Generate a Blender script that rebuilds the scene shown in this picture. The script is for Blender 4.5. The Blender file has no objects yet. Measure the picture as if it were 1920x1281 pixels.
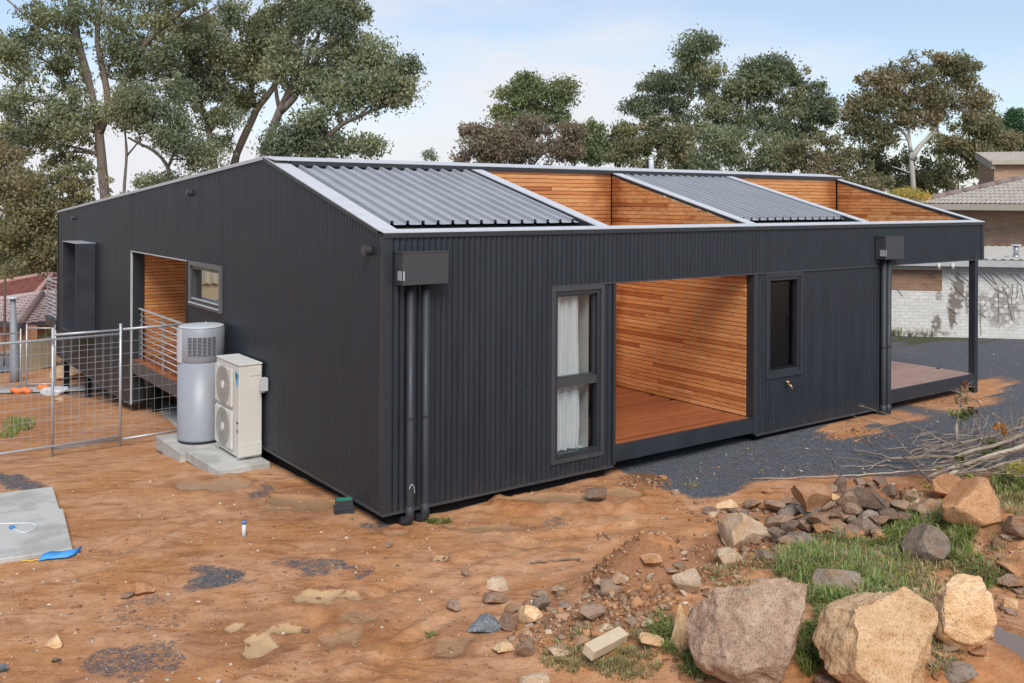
import bpy, bmesh, math, random
import numpy as np
from mathutils import Vector, Matrix, noise as mnoise

# ------------------------------------------------------------------ camera
random.seed(7); RNG = np.random.default_rng(7)
scene = bpy.context.scene
COL = scene.collection
FPX, CXP, VHP, ROLL = 1779.0, 960.0, 375.3, 0.0049
ANG = math.radians(53.9824)
CAM = np.array([-4.9344, -9.1235, 3.4075])
RV = np.array([math.sin(ANG), -math.cos(ANG), 0.0])
FV = np.array([math.cos(ANG), math.sin(ANG), 0.0])
ZV = np.array([0.0, 0.0, 1.0])
cam = bpy.data.cameras.new('camera'); camo = bpy.data.objects.new('camera', cam); COL.objects.link(camo)
xc = Vector(RV + ROLL * ZV).normalized(); yc = Vector(ZV - ROLL * RV).normalized(); zc = -Vector(FV)
m = Matrix.Identity(4)
for i, c in enumerate((xc, yc, zc)):
    for j in range(3): m[j][i] = c[j]
for j in range(3): m[j][3] = CAM[j]
camo.matrix_world = m
cam.sensor_width = 36; cam.lens = FPX / 1920 * 36
cam.shift_y = -(640.5 - VHP) / 1920
cam.clip_start = 0.1; cam.clip_end = 3000
scene.camera = camo

# ------------------------------------------------------------------ world, sun, exposure
SUN_EL, SUN_AZ = math.radians(46), math.radians(207)      # azimuth: compass angle of the sun from +Y, clockwise
world = bpy.data.worlds.new('World'); scene.world = world; world.use_nodes = True
wn, wl = world.node_tree.nodes, world.node_tree.links
for n in list(wn): wn.remove(n)
wo = wn.new('ShaderNodeOutputWorld'); bg = wn.new('ShaderNodeBackground'); bg.inputs[1].default_value = 0.082
sky = wn.new('ShaderNodeTexSky'); sky.sky_type = 'NISHITA'; sky.sun_disc = False
sky.sun_elevation = SUN_EL; sky.sun_rotation = SUN_AZ; sky.air_density = 1.0; sky.dust_density = 0.4; sky.ozone_density = 3.0
tc = wn.new('ShaderNodeTexCoord'); sep = wn.new('ShaderNodeSeparateXYZ'); wl.new(tc.outputs['Generated'], sep.inputs[0])
mp = wn.new('ShaderNodeMapping'); mp.inputs['Scale'].default_value = (1.0, 1.0, 3.2); mp.inputs['Location'].default_value = (0.35, 0.2, 0.1)
wl.new(tc.outputs['Generated'], mp.inputs[0])
nz = wn.new('ShaderNodeTexNoise'); nz.inputs['Scale'].default_value = 2.3; nz.inputs['Detail'].default_value = 6; nz.inputs['Roughness'].default_value = 0.55
wl.new(mp.outputs[0], nz.inputs['Vector'])
rz = wn.new('ShaderNodeMapRange'); rz.inputs[1].default_value = 0.0; rz.inputs[2].default_value = 0.22; rz.inputs[3].default_value = 0.22; rz.inputs[4].default_value = -0.12
wl.new(sep.outputs[2], rz.inputs[0])
ad = wn.new('ShaderNodeMath'); ad.operation = 'ADD'; wl.new(nz.outputs[0], ad.inputs[0]); wl.new(rz.outputs[0], ad.inputs[1])
cr = wn.new('ShaderNodeMapRange'); cr.interpolation_type = 'SMOOTHSTEP'; cr.inputs[1].default_value = 0.38; cr.inputs[2].default_value = 0.68; cr.inputs[3].default_value = 0.26
wl.new(ad.outputs[0], cr.inputs[0])
mxw = wn.new('ShaderNodeMix'); mxw.data_type = 'RGBA'
wl.new(cr.outputs[0], mxw.inputs[0]); wl.new(sky.outputs[0], mxw.inputs[6]); mxw.inputs[7].default_value = (5.7, 5.75, 6.05, 1)
wl.new(mxw.outputs[2], bg.inputs[0]); wl.new(bg.outputs[0], wo.inputs[0])
sl = bpy.data.lights.new('sun', 'SUN'); sl.energy = 1.9; sl.angle = math.radians(30); sl.color = (1.0, 0.96, 0.91)
so = bpy.data.objects.new('sun', sl); COL.objects.link(so)
sd = Vector((math.sin(SUN_AZ) * math.cos(SUN_EL), math.cos(SUN_AZ) * math.cos(SUN_EL), math.sin(SUN_EL)))
so.rotation_euler = sd.to_track_quat('Z', 'Y').to_euler(); so.location = (0, 0, 30)
scene.view_settings.view_transform = 'Standard'; scene.view_settings.look = 'None'
scene.view_settings.gamma = 1; scene.view_settings.use_curve_mapping = False
scene.view_settings.exposure = 0.88
scene.cycles.max_bounces = 8; scene.cycles.transparent_max_bounces = 12

# ------------------------------------------------------------------ surveying helpers
def ray(u, v):
    dx, dy = (u - CXP) / FPX, (v - VHP) / FPX
    return FV + RV * (dx + dy * ROLL) - ZV * (dy - dx * ROLL)
def on_plane(u, v, ax, val):
    r = ray(u, v); return CAM + r * ((val - CAM[ax]) / r[ax])
def at_depth(u, v, d): return CAM + ray(u, v) * d
def project(P):
    q = np.asarray(P, float) - CAM; fw = np.maximum(q @ FV, 0.05)
    r, d = (q @ RV) / fw, -q[..., 2] / fw
    return CXP + FPX * (r - d * ROLL), VHP + FPX * (d + r * ROLL), fw
def smooth(a, b, x):
    t = np.clip((x - a) / (b - a), 0, 1); return t * t * (3 - 2 * t)

# value noise for heights and rocks
_perm = np.random.default_rng(3).random((64, 64, 64)).astype(np.float32)
def vnoise(x, y, z=0.0):
    x, y, z = np.broadcast_arrays(np.asarray(x, float), np.asarray(y, float), np.asarray(z, float))
    xi, yi, zi = np.floor(x).astype(int), np.floor(y).astype(int), np.floor(z).astype(int)
    fx, fy, fz = x - xi, y - yi, z - zi
    fx, fy, fz = [t * t * (3 - 2 * t) for t in (fx, fy, fz)]
    def g(a, b, c): return _perm[(xi + a) % 64, (yi + b) % 64, (zi + c) % 64]
    x00 = g(0,0,0)*(1-fx)+g(1,0,0)*fx; x10 = g(0,1,0)*(1-fx)+g(1,1,0)*fx
    x01 = g(0,0,1)*(1-fx)+g(1,0,1)*fx; x11 = g(0,1,1)*(1-fx)+g(1,1,1)*fx
    return ((x00*(1-fy)+x10*fy)*(1-fz)+(x01*(1-fy)+x11*fy)*fz) * 2 - 1
def fbm(x, y, z=0.0, o=4):
    s, a, f = 0, 1.0, 1.0
    for _ in range(o):
        s = s + a * vnoise(np.asarray(x) * f, np.asarray(y) * f, np.asarray(z) * f + 7.3); a *= 0.5; f *= 2.03
    return s

# ------------------------------------------------------------------ mesh helpers
class MB:
    def __init__(s): s.v = []; s.f = []
    def box(s, x0, x1, y0, y1, z0, z1):
        n = len(s.v)
        s.v += [(x0,y0,z0),(x1,y0,z0),(x1,y1,z0),(x0,y1,z0),(x0,y0,z1),(x1,y0,z1),(x1,y1,z1),(x0,y1,z1)]
        s.f += [tuple(n+i for i in q) for q in ((0,3,2,1),(4,5,6,7),(0,1,5,4),(1,2,6,5),(2,3,7,6),(3,0,4,7))]
        return s
    def hexa(s, pts):   # 8 points: bottom 4, top 4
        n = len(s.v); s.v += [tuple(p) for p in pts]
        s.f += [tuple(n+i for i in q) for q in ((0,3,2,1),(4,5,6,7),(0,1,5,4),(1,2,6,5),(2,3,7,6),(3,0,4,7))]
        return s
    def prism(s, poly, d):   # polygon of 3D points extruded along vector d
        n, k = len(s.v), len(poly)
        s.v += [tuple(p) for p in poly] + [tuple(np.asarray(p) + np.asarray(d)) for p in poly]
        s.f += [tuple(range(n, n+k))[::-1], tuple(range(n+k, n+2*k))]
        s.f += [(n+i, n+(i+1) % k, n+k+(i+1) % k, n+k+i) for i in range(k)]
        return s
    def tube(s, pts, rad, seg=8, cap=True):
        pts = [Vector(p) for p in pts]; k = len(pts)
        if not hasattr(rad, '__len__'): rad = [rad] * k
        base = len(s.v); prev = None
        for i, p in enumerate(pts):
            t = (pts[min(i+1, k-1)] - pts[max(i-1, 0)])
            if t.length < 1e-9: t = Vector((0, 0, 1))
            t.normalize()
            if prev is None:
                a = Vector((0, 0, 1)) if abs(t.z) < 0.9 else Vector((1, 0, 0))
                u = t.cross(a).normalized()
            else:
                u = (prev - t * prev.dot(t))
                u = u.normalized() if u.length > 1e-6 else t.orthogonal().normalized()
            prev = u; w = t.cross(u)
            for j in range(seg):
                an = 2 * math.pi * j / seg
                q = p + (u * math.cos(an) + w * math.sin(an)) * rad[i]; s.v.append((q.x, q.y, q.z))
        for i in range(k - 1):
            for j in range(seg):
                a, b = base + i*seg + j, base + i*seg + (j+1) % seg
                s.f.append((a, b, b + seg, a + seg))
        if cap:
            s.f.append(tuple(base + j for j in range(seg))[::-1]); s.f.append(tuple(base + (k-1)*seg + j for j in range(seg)))
        return s
    def build(s, name, mat, parent=None, smooth=False, shift=None):
        me = bpy.data.meshes.new(name); me.from_pydata(s.v, [], s.f); me.update()
        if mat: me.materials.append(mat)
        if smooth: me.shade_smooth()
        return link(name, me, parent)

def link(name, me, parent=None):
    o = bpy.data.objects.new(name, me); COL.objects.link(o)
    if parent is not None:
        o.parent = parent; o.matrix_parent_inverse = parent_inv(parent)
    return o
def parent_inv(p):
    M = Matrix.Identity(4); q = p
    while q is not None:
        M = Matrix.Translation(-q.location) @ M if q.type == 'EMPTY' else M
        q = q.parent
    return M if p.type == 'EMPTY' else Matrix.Identity(4)
def thing(name, label, cat, loc=(0, 0, 0), group=None):
    o = bpy.data.objects.new(name, None); COL.objects.link(o); o.location = loc; o.empty_display_size = 0.2
    return tag(o, label, cat, group)
def tag(o, label=None, cat=None, group=None, kind=None):
    if label: o['label'] = label
    if cat: o['category'] = cat
    if group: o['group'] = group
    if kind: o['kind'] = kind
    return o
def npmesh(name, V, F, mat=None, smooth=False):
    """V (n,3), F (m,k) numpy arrays"""
    me = bpy.data.meshes.new(name); V = np.asarray(V, np.float32); F = np.asarray(F, np.int32); k = F.shape[1]
    me.vertices.add(len(V)); me.vertices.foreach_set('co', V.ravel())
    me.loops.add(F.size); me.loops.foreach_set('vertex_index', F.ravel())
    me.polygons.add(len(F)); me.polygons.foreach_set('loop_start', np.arange(0, F.size, k, dtype=np.int32))
    if smooth: me.polygons.foreach_set('use_smooth', np.ones(len(F), bool))
    me.update(calc_edges=True)
    if mat: me.materials.append(mat)
    return me
def vcol(me, name, arr):
    a = me.attributes.new(name, 'FLOAT_COLOR', 'POINT'); A = np.ones((len(me.vertices), 4), np.float32); A[:, :arr.shape[1]] = arr
    a.data.foreach_set('color', A.ravel())
def vfloat(me, name, arr):
    a = me.attributes.new(name, 'FLOAT', 'POINT'); a.data.foreach_set('value', np.asarray(arr, np.float32))

# ------------------------------------------------------------------ material helpers
class NT:
    def __init__(s, name, rough=0.6, spec=0.5, metal=0.0):
        s.m = bpy.data.materials.new(name); s.m.use_nodes = True; s.t = s.m.node_tree; s.n = s.t.nodes; s.l = s.t.links
        s.b = s.n['Principled BSDF']; s.set('Roughness', rough); s.set('Specular IOR Level', spec); s.set('Metallic', metal)
        s._tc = None
    def set(s, k, v):
        if hasattr(v, 'links'): s.l.new(v, s.b.inputs[k])
        else: s.b.inputs[k].default_value = (*v, 1) if hasattr(v, '__len__') and len(v) == 3 else v
    def co(s, kind='Object', scale=None):
        if s._tc is None: s._tc = s.n.new('ShaderNodeTexCoord')
        o = s._tc.outputs[kind] if kind != 'World' else None
        if kind == 'World':
            g = s.n.new('ShaderNodeNewGeometry'); o = g.outputs['Position']
        if scale is not None:
            mp = s.n.new('ShaderNodeMapping'); s.l.new(o, mp.inputs[0])
            mp.inputs['Scale'].default_value = scale if hasattr(scale, '__len__') else (scale,)*3; o = mp.outputs[0]
        return o
    def noise(s, vec, scale, detail=4, rough=0.55, dist=0.0):
        n = s.n.new('ShaderNodeTexNoise'); n.inputs['Scale'].default_value = scale; n.inputs['Detail'].default_value = detail
        n.inputs['Roughness'].default_value = rough; n.inputs['Distortion'].default_value = dist
        if vec is not None: s.l.new(vec, n.inputs['Vector'])
        return n.outputs[0]
    def voro(s, vec, scale, out='Distance'):
        n = s.n.new('ShaderNodeTexVoronoi'); n.inputs['Scale'].default_value = scale; s.l.new(vec, n.inputs['Vector']); return n.outputs[out]
    def ramp(s, fac, stops):
        r = s.n.new('ShaderNodeValToRGB'); e = r.color_ramp.elements
        while len(e) < len(stops): e.new(0.5)
        for q, (p, c) in zip(e, stops): q.position = p; q.color = (*c, 1) if hasattr(c, '__len__') else (c, c, c, 1)
        s.l.new(fac, r.inputs[0]); return r.outputs[0]
    def mix(s, fac, a, b, mode='MIX'):
        n = s.n.new('ShaderNodeMix'); n.data_type = 'RGBA'; n.blend_type = mode
        for i, v in ((0, fac), (6, a), (7, b)):
            if hasattr(v, 'links'): s.l.new(v, n.inputs[i])
            else: n.inputs[i].default_value = (*v, 1) if hasattr(v, '__len__') else v
        return n.outputs[2]
    def math(s, op, a, b=None, c=None):
        n = s.n.new('ShaderNodeMath'); n.operation = op
        for i, v in enumerate((a, b, c)):
            if v is None: continue
            if hasattr(v, 'links'): s.l.new(v, n.inputs[i])
            else: n.inputs[i].default_value = v
        return n.outputs[0]
    def maprange(s, v, a, b, c=0.0, d=1.0, sm=True):
        n = s.n.new('ShaderNodeMapRange'); n.interpolation_type = 'SMOOTHSTEP' if sm else 'LINEAR'
        for i, q in enumerate((a, b, c, d)): n.inputs[i+1].default_value = q
        s.l.new(v, n.inputs[0]); return n.outputs[0]
    def attr(s, name, out='Color'):
        n = s.n.new('ShaderNodeAttribute'); n.attribute_name = name; return n.outputs[out]
    def rand(s):
        n = s.n.new('ShaderNodeObjectInfo'); return n.outputs['Random']
    def bump(s, h, strength=0.3, dist=0.01):
        n = s.n.new('ShaderNodeBump'); n.inputs['Strength'].default_value = strength; n.inputs['Distance'].default_value = dist
        s.l.new(h, n.inputs['Height']); s.l.new(n.outputs[0], s.b.inputs['Normal'])
def plain(name, col, rough=0.6, spec=0.5, metal=0.0, var=0.12, scale=3.0, bump=0.0):
    t = NT(name, rough, spec, metal); c = t.co('World')
    a = t.noise(c, scale, 5); d = t.noise(c, scale * 9, 3)
    k = t.math('ADD', t.math('MULTIPLY', a, 0.6), t.math('MULTIPLY', d, 0.4))
    lo = tuple(x * (1 - var) for x in col); hi = tuple(min(1, x * (1 + var)) for x in col)
    t.set('Base Color', t.ramp(k, [(0.3, lo), (0.7, hi)]))
    t.set('Roughness', t.maprange(a, 0.3, 0.7, max(0.02, rough - 0.08), min(1, rough + 0.08)))
    if bump: t.bump(d, bump, 0.01)
    return t.m

M = {}
# dark folded steel
t = NT('dark_cladding', 0.45, 0.4); c = t.co('World', (1, 1, 0.12))
a = t.noise(c, 6, 4); b2 = t.noise(t.co('World'), 35, 3)
t.set('Base Color', t.ramp(t.math('ADD', t.math('MULTIPLY', a, .7), t.math('MULTIPLY', b2, .3)), [(.3, (.0145, .0195, .0260)), (.7, (.0210, .0272, .0350))]))
t.set('Roughness', t.maprange(a, .3, .7, .38, .5)); M['clad'] = t.m
zs_ = t.n.new('ShaderNodeSeparateXYZ'); t.l.new(t.co('World'), zs_.inputs[0]); dn = t.noise(t.co('World'), 7, 5, .65)
dust = t.maprange(t.math('ADD', zs_.outputs[2], t.math('MULTIPLY', t.math('SUBTRACT', dn, .5), -.9)), -.1, .24, .2, 0.0)
bc = t.b.inputs['Base Color'].links[0].from_socket; t.set('Base Color', t.mix(dust, bc, (.085, .055, .035)))
M['trim'] = plain('dark_trim', (.024, .0285, .034), .45, .5, var=.15)
M['void'] = plain('subfloor_black', (.008, .008, .009), .9, .2)
t = NT('roof_steel', 0.5, 0.4); c = t.co('World', (1, .25, 1)); a = t.noise(c, 4, 5); d = t.noise(t.co('World'), 60, 2)
t.set('Base Color', t.ramp(a, [(.3, (.30, .315, .335)), (.7, (.35, .365, .385))])); t.set('Roughness', t.maprange(a, .3, .7, .45, .6)); M['roof'] = t.m
t = NT('capping_steel', 0.5, 0.4); a = t.noise(t.co('World'), 5, 5)
t.set('Base Color', t.ramp(a, [(.35, (.50, .508, .52)), (.65, (.55, .558, .57))])); t.set('Roughness', .5); M['cap'] = t.m
def timber(name, stops, rough, stain):
    t = NT(name, rough, .45); rnd = t.rand(); oc = t.co('Object')
    off = t.n.new('ShaderNodeVectorMath'); off.operation = 'ADD'; t.l.new(oc, off.inputs[0])
    cm = t.n.new('ShaderNodeCombineXYZ'); t.l.new(t.math('MULTIPLY', rnd, 137.0), cm.inputs[0]); t.l.new(t.math('MULTIPLY', rnd, 53.0), cm.inputs[1]); t.l.new(cm.outputs[0], off.inputs[1])
    mp = t.n.new('ShaderNodeMapping'); mp.inputs['Scale'].default_value = (5.0, 3.0, 3.0); t.l.new(off.outputs[0], mp.inputs[0])
    g1 = t.noise(mp.outputs[0], 1.2, 5, .6, .6)
    mp2 = t.n.new('ShaderNodeMapping'); mp2.inputs['Scale'].default_value = (2.5, 22, 14); t.l.new(off.outputs[0], mp2.inputs[0])
    g2 = t.noise(mp2.outputs[0], 1.0, 3, .5)
    base = t.ramp(rnd, stops)
    c1 = t.mix(t.maprange(g1, .42, .72), base, t.mix(1.0, base, (.66, .55, .47), 'MULTIPLY'))
    c2 = t.mix(t.math('MULTIPLY', t.maprange(g2, .4, .72), .45), c1, t.mix(1.0, c1, (.68, .58, .5), 'MULTIPLY'))
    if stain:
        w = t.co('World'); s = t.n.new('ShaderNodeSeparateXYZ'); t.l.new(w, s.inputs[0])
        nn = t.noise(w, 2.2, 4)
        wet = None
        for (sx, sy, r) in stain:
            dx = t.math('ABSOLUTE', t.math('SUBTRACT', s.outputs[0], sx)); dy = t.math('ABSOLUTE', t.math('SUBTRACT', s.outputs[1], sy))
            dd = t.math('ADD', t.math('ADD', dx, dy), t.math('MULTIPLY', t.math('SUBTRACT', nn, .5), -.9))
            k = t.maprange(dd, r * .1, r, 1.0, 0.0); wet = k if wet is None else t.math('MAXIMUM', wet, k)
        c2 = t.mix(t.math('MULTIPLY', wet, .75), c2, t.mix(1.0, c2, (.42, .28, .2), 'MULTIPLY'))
    t.set('Base Color', c2); t.bump(g2, .15, .004)
    return t.m
WARM = [(0.0, (.42, .13, .042)), (.07, (.50, .18, .06)), (.13, (.68, .30, .11)), (.45, (.74, .345, .13)), (.58, (.62, .25, .085)), (.66, (.70, .315, .115)), (.85, (.78, .40, .17)), (1.0, (.68, .295, .105))]
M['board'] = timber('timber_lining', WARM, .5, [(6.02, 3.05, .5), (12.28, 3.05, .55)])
M['deck'] = timber('deck_timber', [(0, (.27, .085, .035)), (.5, (.33, .115, .05)), (1, (.22, .068, .03))], .3, None)
M['deck_grey'] = timber('pale_deck', [(0, (.36, .225, .18)), (.5, (.42, .275, .225)), (1, (.33, .2, .155))], .35, None)  # paler, greyer timber colour for the right-hand deck
M['backing'] = plain('timber_backing', (.05, .02, .01), .8, .2)
M['galv'] = plain('galvanised_steel', (.46, .48, .50), .42, .5, .35, .15, 8)
M['alu'] = plain('dark_aluminium', (.05, .052, .055), .38, .5, var=.1)
M['rail'] = plain('steel_rail', (.55, .57, .58), .4, .5, .3, .1, 6)
M['plaster'] = plain('plaster', (.62, .62, .6), .8, .3, var=.04)
M['curtain'] = None
def glass(name, tint, refl, rg=.01):
    t = NT(name); n, l = t.n, t.l; n.remove(t.b)
    tr = n.new('ShaderNodeBsdfTransparent'); tr.inputs[0].default_value = (*tint, 1)
    gl = n.new('ShaderNodeBsdfGlossy'); gl.inputs['Roughness'].default_value = rg
    ge = n.new('ShaderNodeNewGeometry'); dp = n.new('ShaderNodeVectorMath'); dp.operation = 'DOT_PRODUCT'; l.new(ge.outputs['Normal'], dp.inputs[0]); l.new(ge.outputs['Incoming'], dp.inputs[1])
    sch = t.math('POWER', t.math('SUBTRACT', 1.0, t.math('ABSOLUTE', dp.outputs['Value'])), 5.0); k = t.math('ADD', t.math('MULTIPLY', sch, 1.0 - refl), refl)
    mx = n.new('ShaderNodeMixShader'); l.new(k, mx.inputs[0]); l.new(tr.outputs[0], mx.inputs[1]); l.new(gl.outputs[0], mx.inputs[2])
    l.new(mx.outputs[0], n['Material Output'].inputs[0]); return t.m
M['glass'] = glass('window_glass', (.88, .9, .9), .055)
M['glass_dark'] = glass('tinted_glass', (.30, .32, .34), .07, .2)
t = NT('curtain_cloth', .85, .2); a = t.noise(t.co('World'), 60, 2); t.set('Base Color', t.ramp(a, [(.3, (.62, .63, .63)), (.7, (.72, .73, .72))])); t.set('Transmission Weight', 0.0); t.set('Subsurface Weight', 0.0); M['curtain'] = t.m
t = NT('concrete', .8, .3); w = t.co('World'); a = t.noise(w, 2.2, 6, .6); d = t.noise(w, 70, 3)
t.set('Base Color', t.mix(t.maprange(a, .42, .62), t.ramp(d, [(.3, (.44, .43, .395)), (.7, (.52, .51, .47))]), (.36, .35, .31))); t.bump(d, .15, .004); M['conc'] = t.m

# ================================================================== GROUND
_YL = [-60, -1, 0, 3, 5, 6.6, 10.3, 14.5, 17, 20, 28, 40, 80, 400]
_ZL = [-.05, -.14, -.14, -.2, -.34, -.52, -.78, -1.22, -1.48, -1.6, -2.25, -2.8, -3.2, -3.5]
_YR = [-60, -1, 6, 12, 25, 60, 400]
_ZR = [-.02, -.09, -.14, -.4, -.6, -1.0, -1.5]
BUMPS = [  # x, y, height, radius along view-right, radius along view-forward
    (1.00, -3.05, .56, .52, .42), (0.55, -3.75, .20, .8, .55), (1.75, -4.9, .38, 1.5, 1.0),
    (3.55, -3.25, .32, .85, .5), (4.4, -4.6, .5, 1.1, .9), (2.3, -3.75, .25, .8, .6), (2.25, -.62, .10, .5, .22), (6.6, -3.9, .3, 1.6, .9)]
PUDDLES = []   # x, y, rx, ry, level drop
def hbase(x, y):
    zl = np.interp(y, _YL, _ZL); zr = np.interp(y, _YR, _ZR)
    w = smooth(0.5, 9.0, x - 0.35 * np.maximum(y - 20, 0)); z = zl * (1 - w) + zr * w
    for (bx, by, h, ra, rf) in BUMPS:
        dx, dy = x - bx, y - by
        a, b = (dx * RV[0] + dy * RV[1]) / ra, (dx * FV[0] + dy * FV[1]) / rf
        z = z + h * np.exp(-(a * a + b * b))
    return z
def pud_mask(i, x, y):
    px, py, rx, ry, d = PUDDLES[i]
    dx, dy = x - px, y - py
    a, b = (dx * RV[0] + dy * RV[1]) / rx, (dx * FV[0] + dy * FV[1]) / ry
    return np.sqrt(a * a + b * b) + .62 * fbm(x * .75 / max(ry * .8, .08) + px, y * .75 / max(ry * .8, .08), 1.7, 4)
def pud_level(i):
    return PUD_Z[i]
PUD_Z = []
RUTS = []
def ruts(x, y):
    d = 0.0
    for pts, w, dep in RUTS:
        best = np.full(np.shape(x), 9.0)
        for (ax, ay), (bx, by) in zip(pts[:-1], pts[1:]):
            vx, vy = bx - ax, by - ay; t = np.clip(((x - ax) * vx + (y - ay) * vy) / (vx * vx + vy * vy), 0, 1)
            best = np.minimum(best, np.hypot(x - ax - t * vx, y - ay - t * vy))
        q = best / w; d = d + dep * (np.exp(-q * q) - .55 * np.exp(-((q - 1.6) / .6) ** 2)) * (.6 + .5 * vnoise(x * 3, y * 3, 2.0))
    return d
def hfun(x, y, detail=True):
    x, y = np.asarray(x, float), np.asarray(y, float)
    z = hbase(x, y)
    if detail:
        near = np.exp(-((x - .5) ** 2 + (y + 2) ** 2) / 220.0)
        mound = 0
        for (bx, by, h, ra, rf) in BUMPS[:6]:
            dx, dy = x - bx, y - by
            a, b = (dx * RV[0] + dy * RV[1]) / ra, (dx * FV[0] + dy * FV[1]) / rf
            mound = mound + np.exp(-(a * a + b * b))
        mound = np.minimum(mound, 1)
        rough = .02 + .035 * mound + .02 * smooth(.2, .9, fbm(x * .5 + 9, y * .5, 6, 2))
        z = z + near * (.018 * fbm(x * .8, y * .8, 0, 3) + rough * .55 * fbm(x * 3.1, y * 3.1, 3, 3) + .008 * fbm(x * 11, y * 11, 5, 2) * (1 + 2.0 * mound))
        z = z - ruts(x, y)
    z = np.array(z, float)
    for i, (px, py, rx, ry, d) in enumerate(PUDDLES):
        near_ = (x - px) ** 2 + (y - py) ** 2 < (2.9 * max(rx, ry)) ** 2
        if not near_.any(): continue
        xs, ys, zz = x[near_], y[near_], z[near_]
        r = pud_mask(i, xs, ys); k = smooth(2.0, 1.0, r)
        z[near_] = zz * (1 - k) + (PUD_Z[i] + .012 * (1 - smooth(1.25, .7, r)) + (zz - hbase(xs, ys)) * .35 - d * smooth(1.1, .5, r)) * k
    return z
def pick(u, v, detail=True):
    """ground point seen at a pixel of the survey photograph"""
    r = ray(u, v); lo = None; t = 2.0
    while t < 300:
        p = CAM + r * t
        if p[2] < hfun(p[0], p[1], False): break
        t *= 1.02
    a, b = t / 1.02, t
    for _ in range(30):
        mid = (a + b) / 2; p = CAM + r * mid
        if p[2] < hfun(p[0], p[1], detail): b = mid
        else: a = mid
    p = CAM + r * b
    return np.array([p[0], p[1], float(hfun(p[0], p[1], detail))])

def add_puddle(u, v, ru, rv, d=.035):
    p = pick(u, v, False); dep = (p - CAM) @ FV
    kx = dep / FPX; ky = kx / max(.12, (CAM[2] - p[2]) / dep)
    PUDDLES.append((p[0], p[1], ru * kx, rv * ky, d)); PUD_Z.append(float(hbase(p[0], p[1]))); return p
for pl_, w_, d_ in (([(380, 1300), (500, 1215), (640, 1140), (800, 1075), (1010, 1010), (1300, 975)], .11, .036), ([(640, 1300), (760, 1210), (880, 1130), (1010, 1070), (1180, 1020), (1330, 1000)], .10, .03), ([(60, 1130), (250, 1010), (420, 950), (560, 930)], .1, .024), ([(560, 1300), (700, 1200), (900, 1090)], .07, .024)):
    q_ = []
    for uv_ in pl_:
        r_ = ray(*uv_); p_ = CAM + r_ * ((CAM[2] + .13) / -r_[2]); q_.append((p_[0], p_[1]))
    RUTS.append((q_, w_, d_))
_pl = []
for (u, v, ru, rv, d, kind) in [(612, 1117, 50, 13, .03, 'a'), (488, 1207, 28, 20, .03, 'a'), (446, 1175, 16, 9, .02, 'a'), (830, 1047, 26, 6, .02, 'a'), (532, 1180, 24, 8, .018, 'a'),
        (400, 908, 52, 13, .02, 'b'), (560, 945, 60, 16, .02, 'b'), (1065, 935, 75, 10, .02, 'b'), (1155, 925, 40, 9, .02, 'b'), (745, 1000, 40, 7, .018, 'c'), (655, 1155, 45, 22, .012, 'c'),
        (1900, 1205, 40, 34, .035, 'd'), (900, 990, 60, 8, .014, 'c'), (655, 1195, 40, 20, .014, 'c'), (850, 1210, 30, 26, .012, 'c')]:
    add_puddle(u, v, ru, rv, d); _pl.append(kind)

def axis(a0, a1, fine0, fine1, step, grow=1.13, mx=14):
    pts = list(np.arange(fine0, fine1 + 1e-6, step)); s = step; p = fine1
    while p < a1: s = min(s * grow, mx); p += s; pts.append(p)
    s = step; p = fine0; L = []
    while p > a0: s = min(s * grow, mx); p -= s; L.append(p)
    return np.array(L[::-1] + pts)
gx = axis(-160, 330, -4.6, 5.0, .042); gy = axis(-40, 330, -6.4, 2.2, .042)
GX, GY = np.meshgrid(gx, gy); GZ = hfun(GX, GY)
GV = np.stack([GX, GY, GZ], -1).reshape(-1, 3)
ny_, nx_ = GX.shape
idx = np.arange(nx_ * ny_).reshape(ny_, nx_)
GF = np.stack([idx[:-1, :-1], idx[:-1, 1:], idx[1:, 1:], idx[1:, :-1]], -1).reshape(-1, 4)
# surface cover, surveyed: gravel drive, gravel spills, bare clay, damp ground, turf
gu, gv_, gd = project(GV)
x, y = GV[:, 0], GV[:, 1]
wu_ = gu + (34 * fbm(x * 1.7 + 5, y * 1.7, 8, 4) + 18 * fbm(x * 6.5 + 5, y * 6.5, 8, 3)) * np.minimum(1, 9 / gd); wv_ = gv_ + (13 * fbm(x * 2.3, y * 2.3 + 4, 3, 4) + 8 * fbm(x * 6.5, y * 6.5 + 4, 3, 3)) * np.minimum(1, 9 / gd)
def ell(u, v, ru, rv): return np.sqrt(((wu_ - u) / ru) ** 2 + ((wv_ - v) / rv) ** 2)
edge_u = [1140, 1160, 1215, 1260, 1300, 1345, 1400, 1480, 1560, 1640, 1720, 1800, 1920, 2600]
edge_v = [868, 880, 908, 926, 934, 928, 912, 898, 893, 890, 886, 890, 880, 860]
nze = fbm(x * 1.3, y * 1.3, 2, 4)
drive = smooth(10, -10, gv_ - np.interp(gu, edge_u, edge_v) + nze * 9) * smooth(1136, 1166, gu + nze * 8) * (x > 2.9) * (y < 40)
drive = np.where(x > 9, smooth(12, -12, gv_ - np.interp(gu, edge_u, edge_v) + nze * 9), drive)
for (u, v, ru, rv) in [(1590, 810, 46, 10), (1760, 752, 85, 17), (1850, 728, 45, 13), (1660, 785, 70, 10), (1190, 912, 35, 14)]:
    drive = drive * (1 - smooth(1.25, .75, ell(u, v, ru, rv) + .35 * nze))
spill = np.zeros(len(x))
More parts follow.
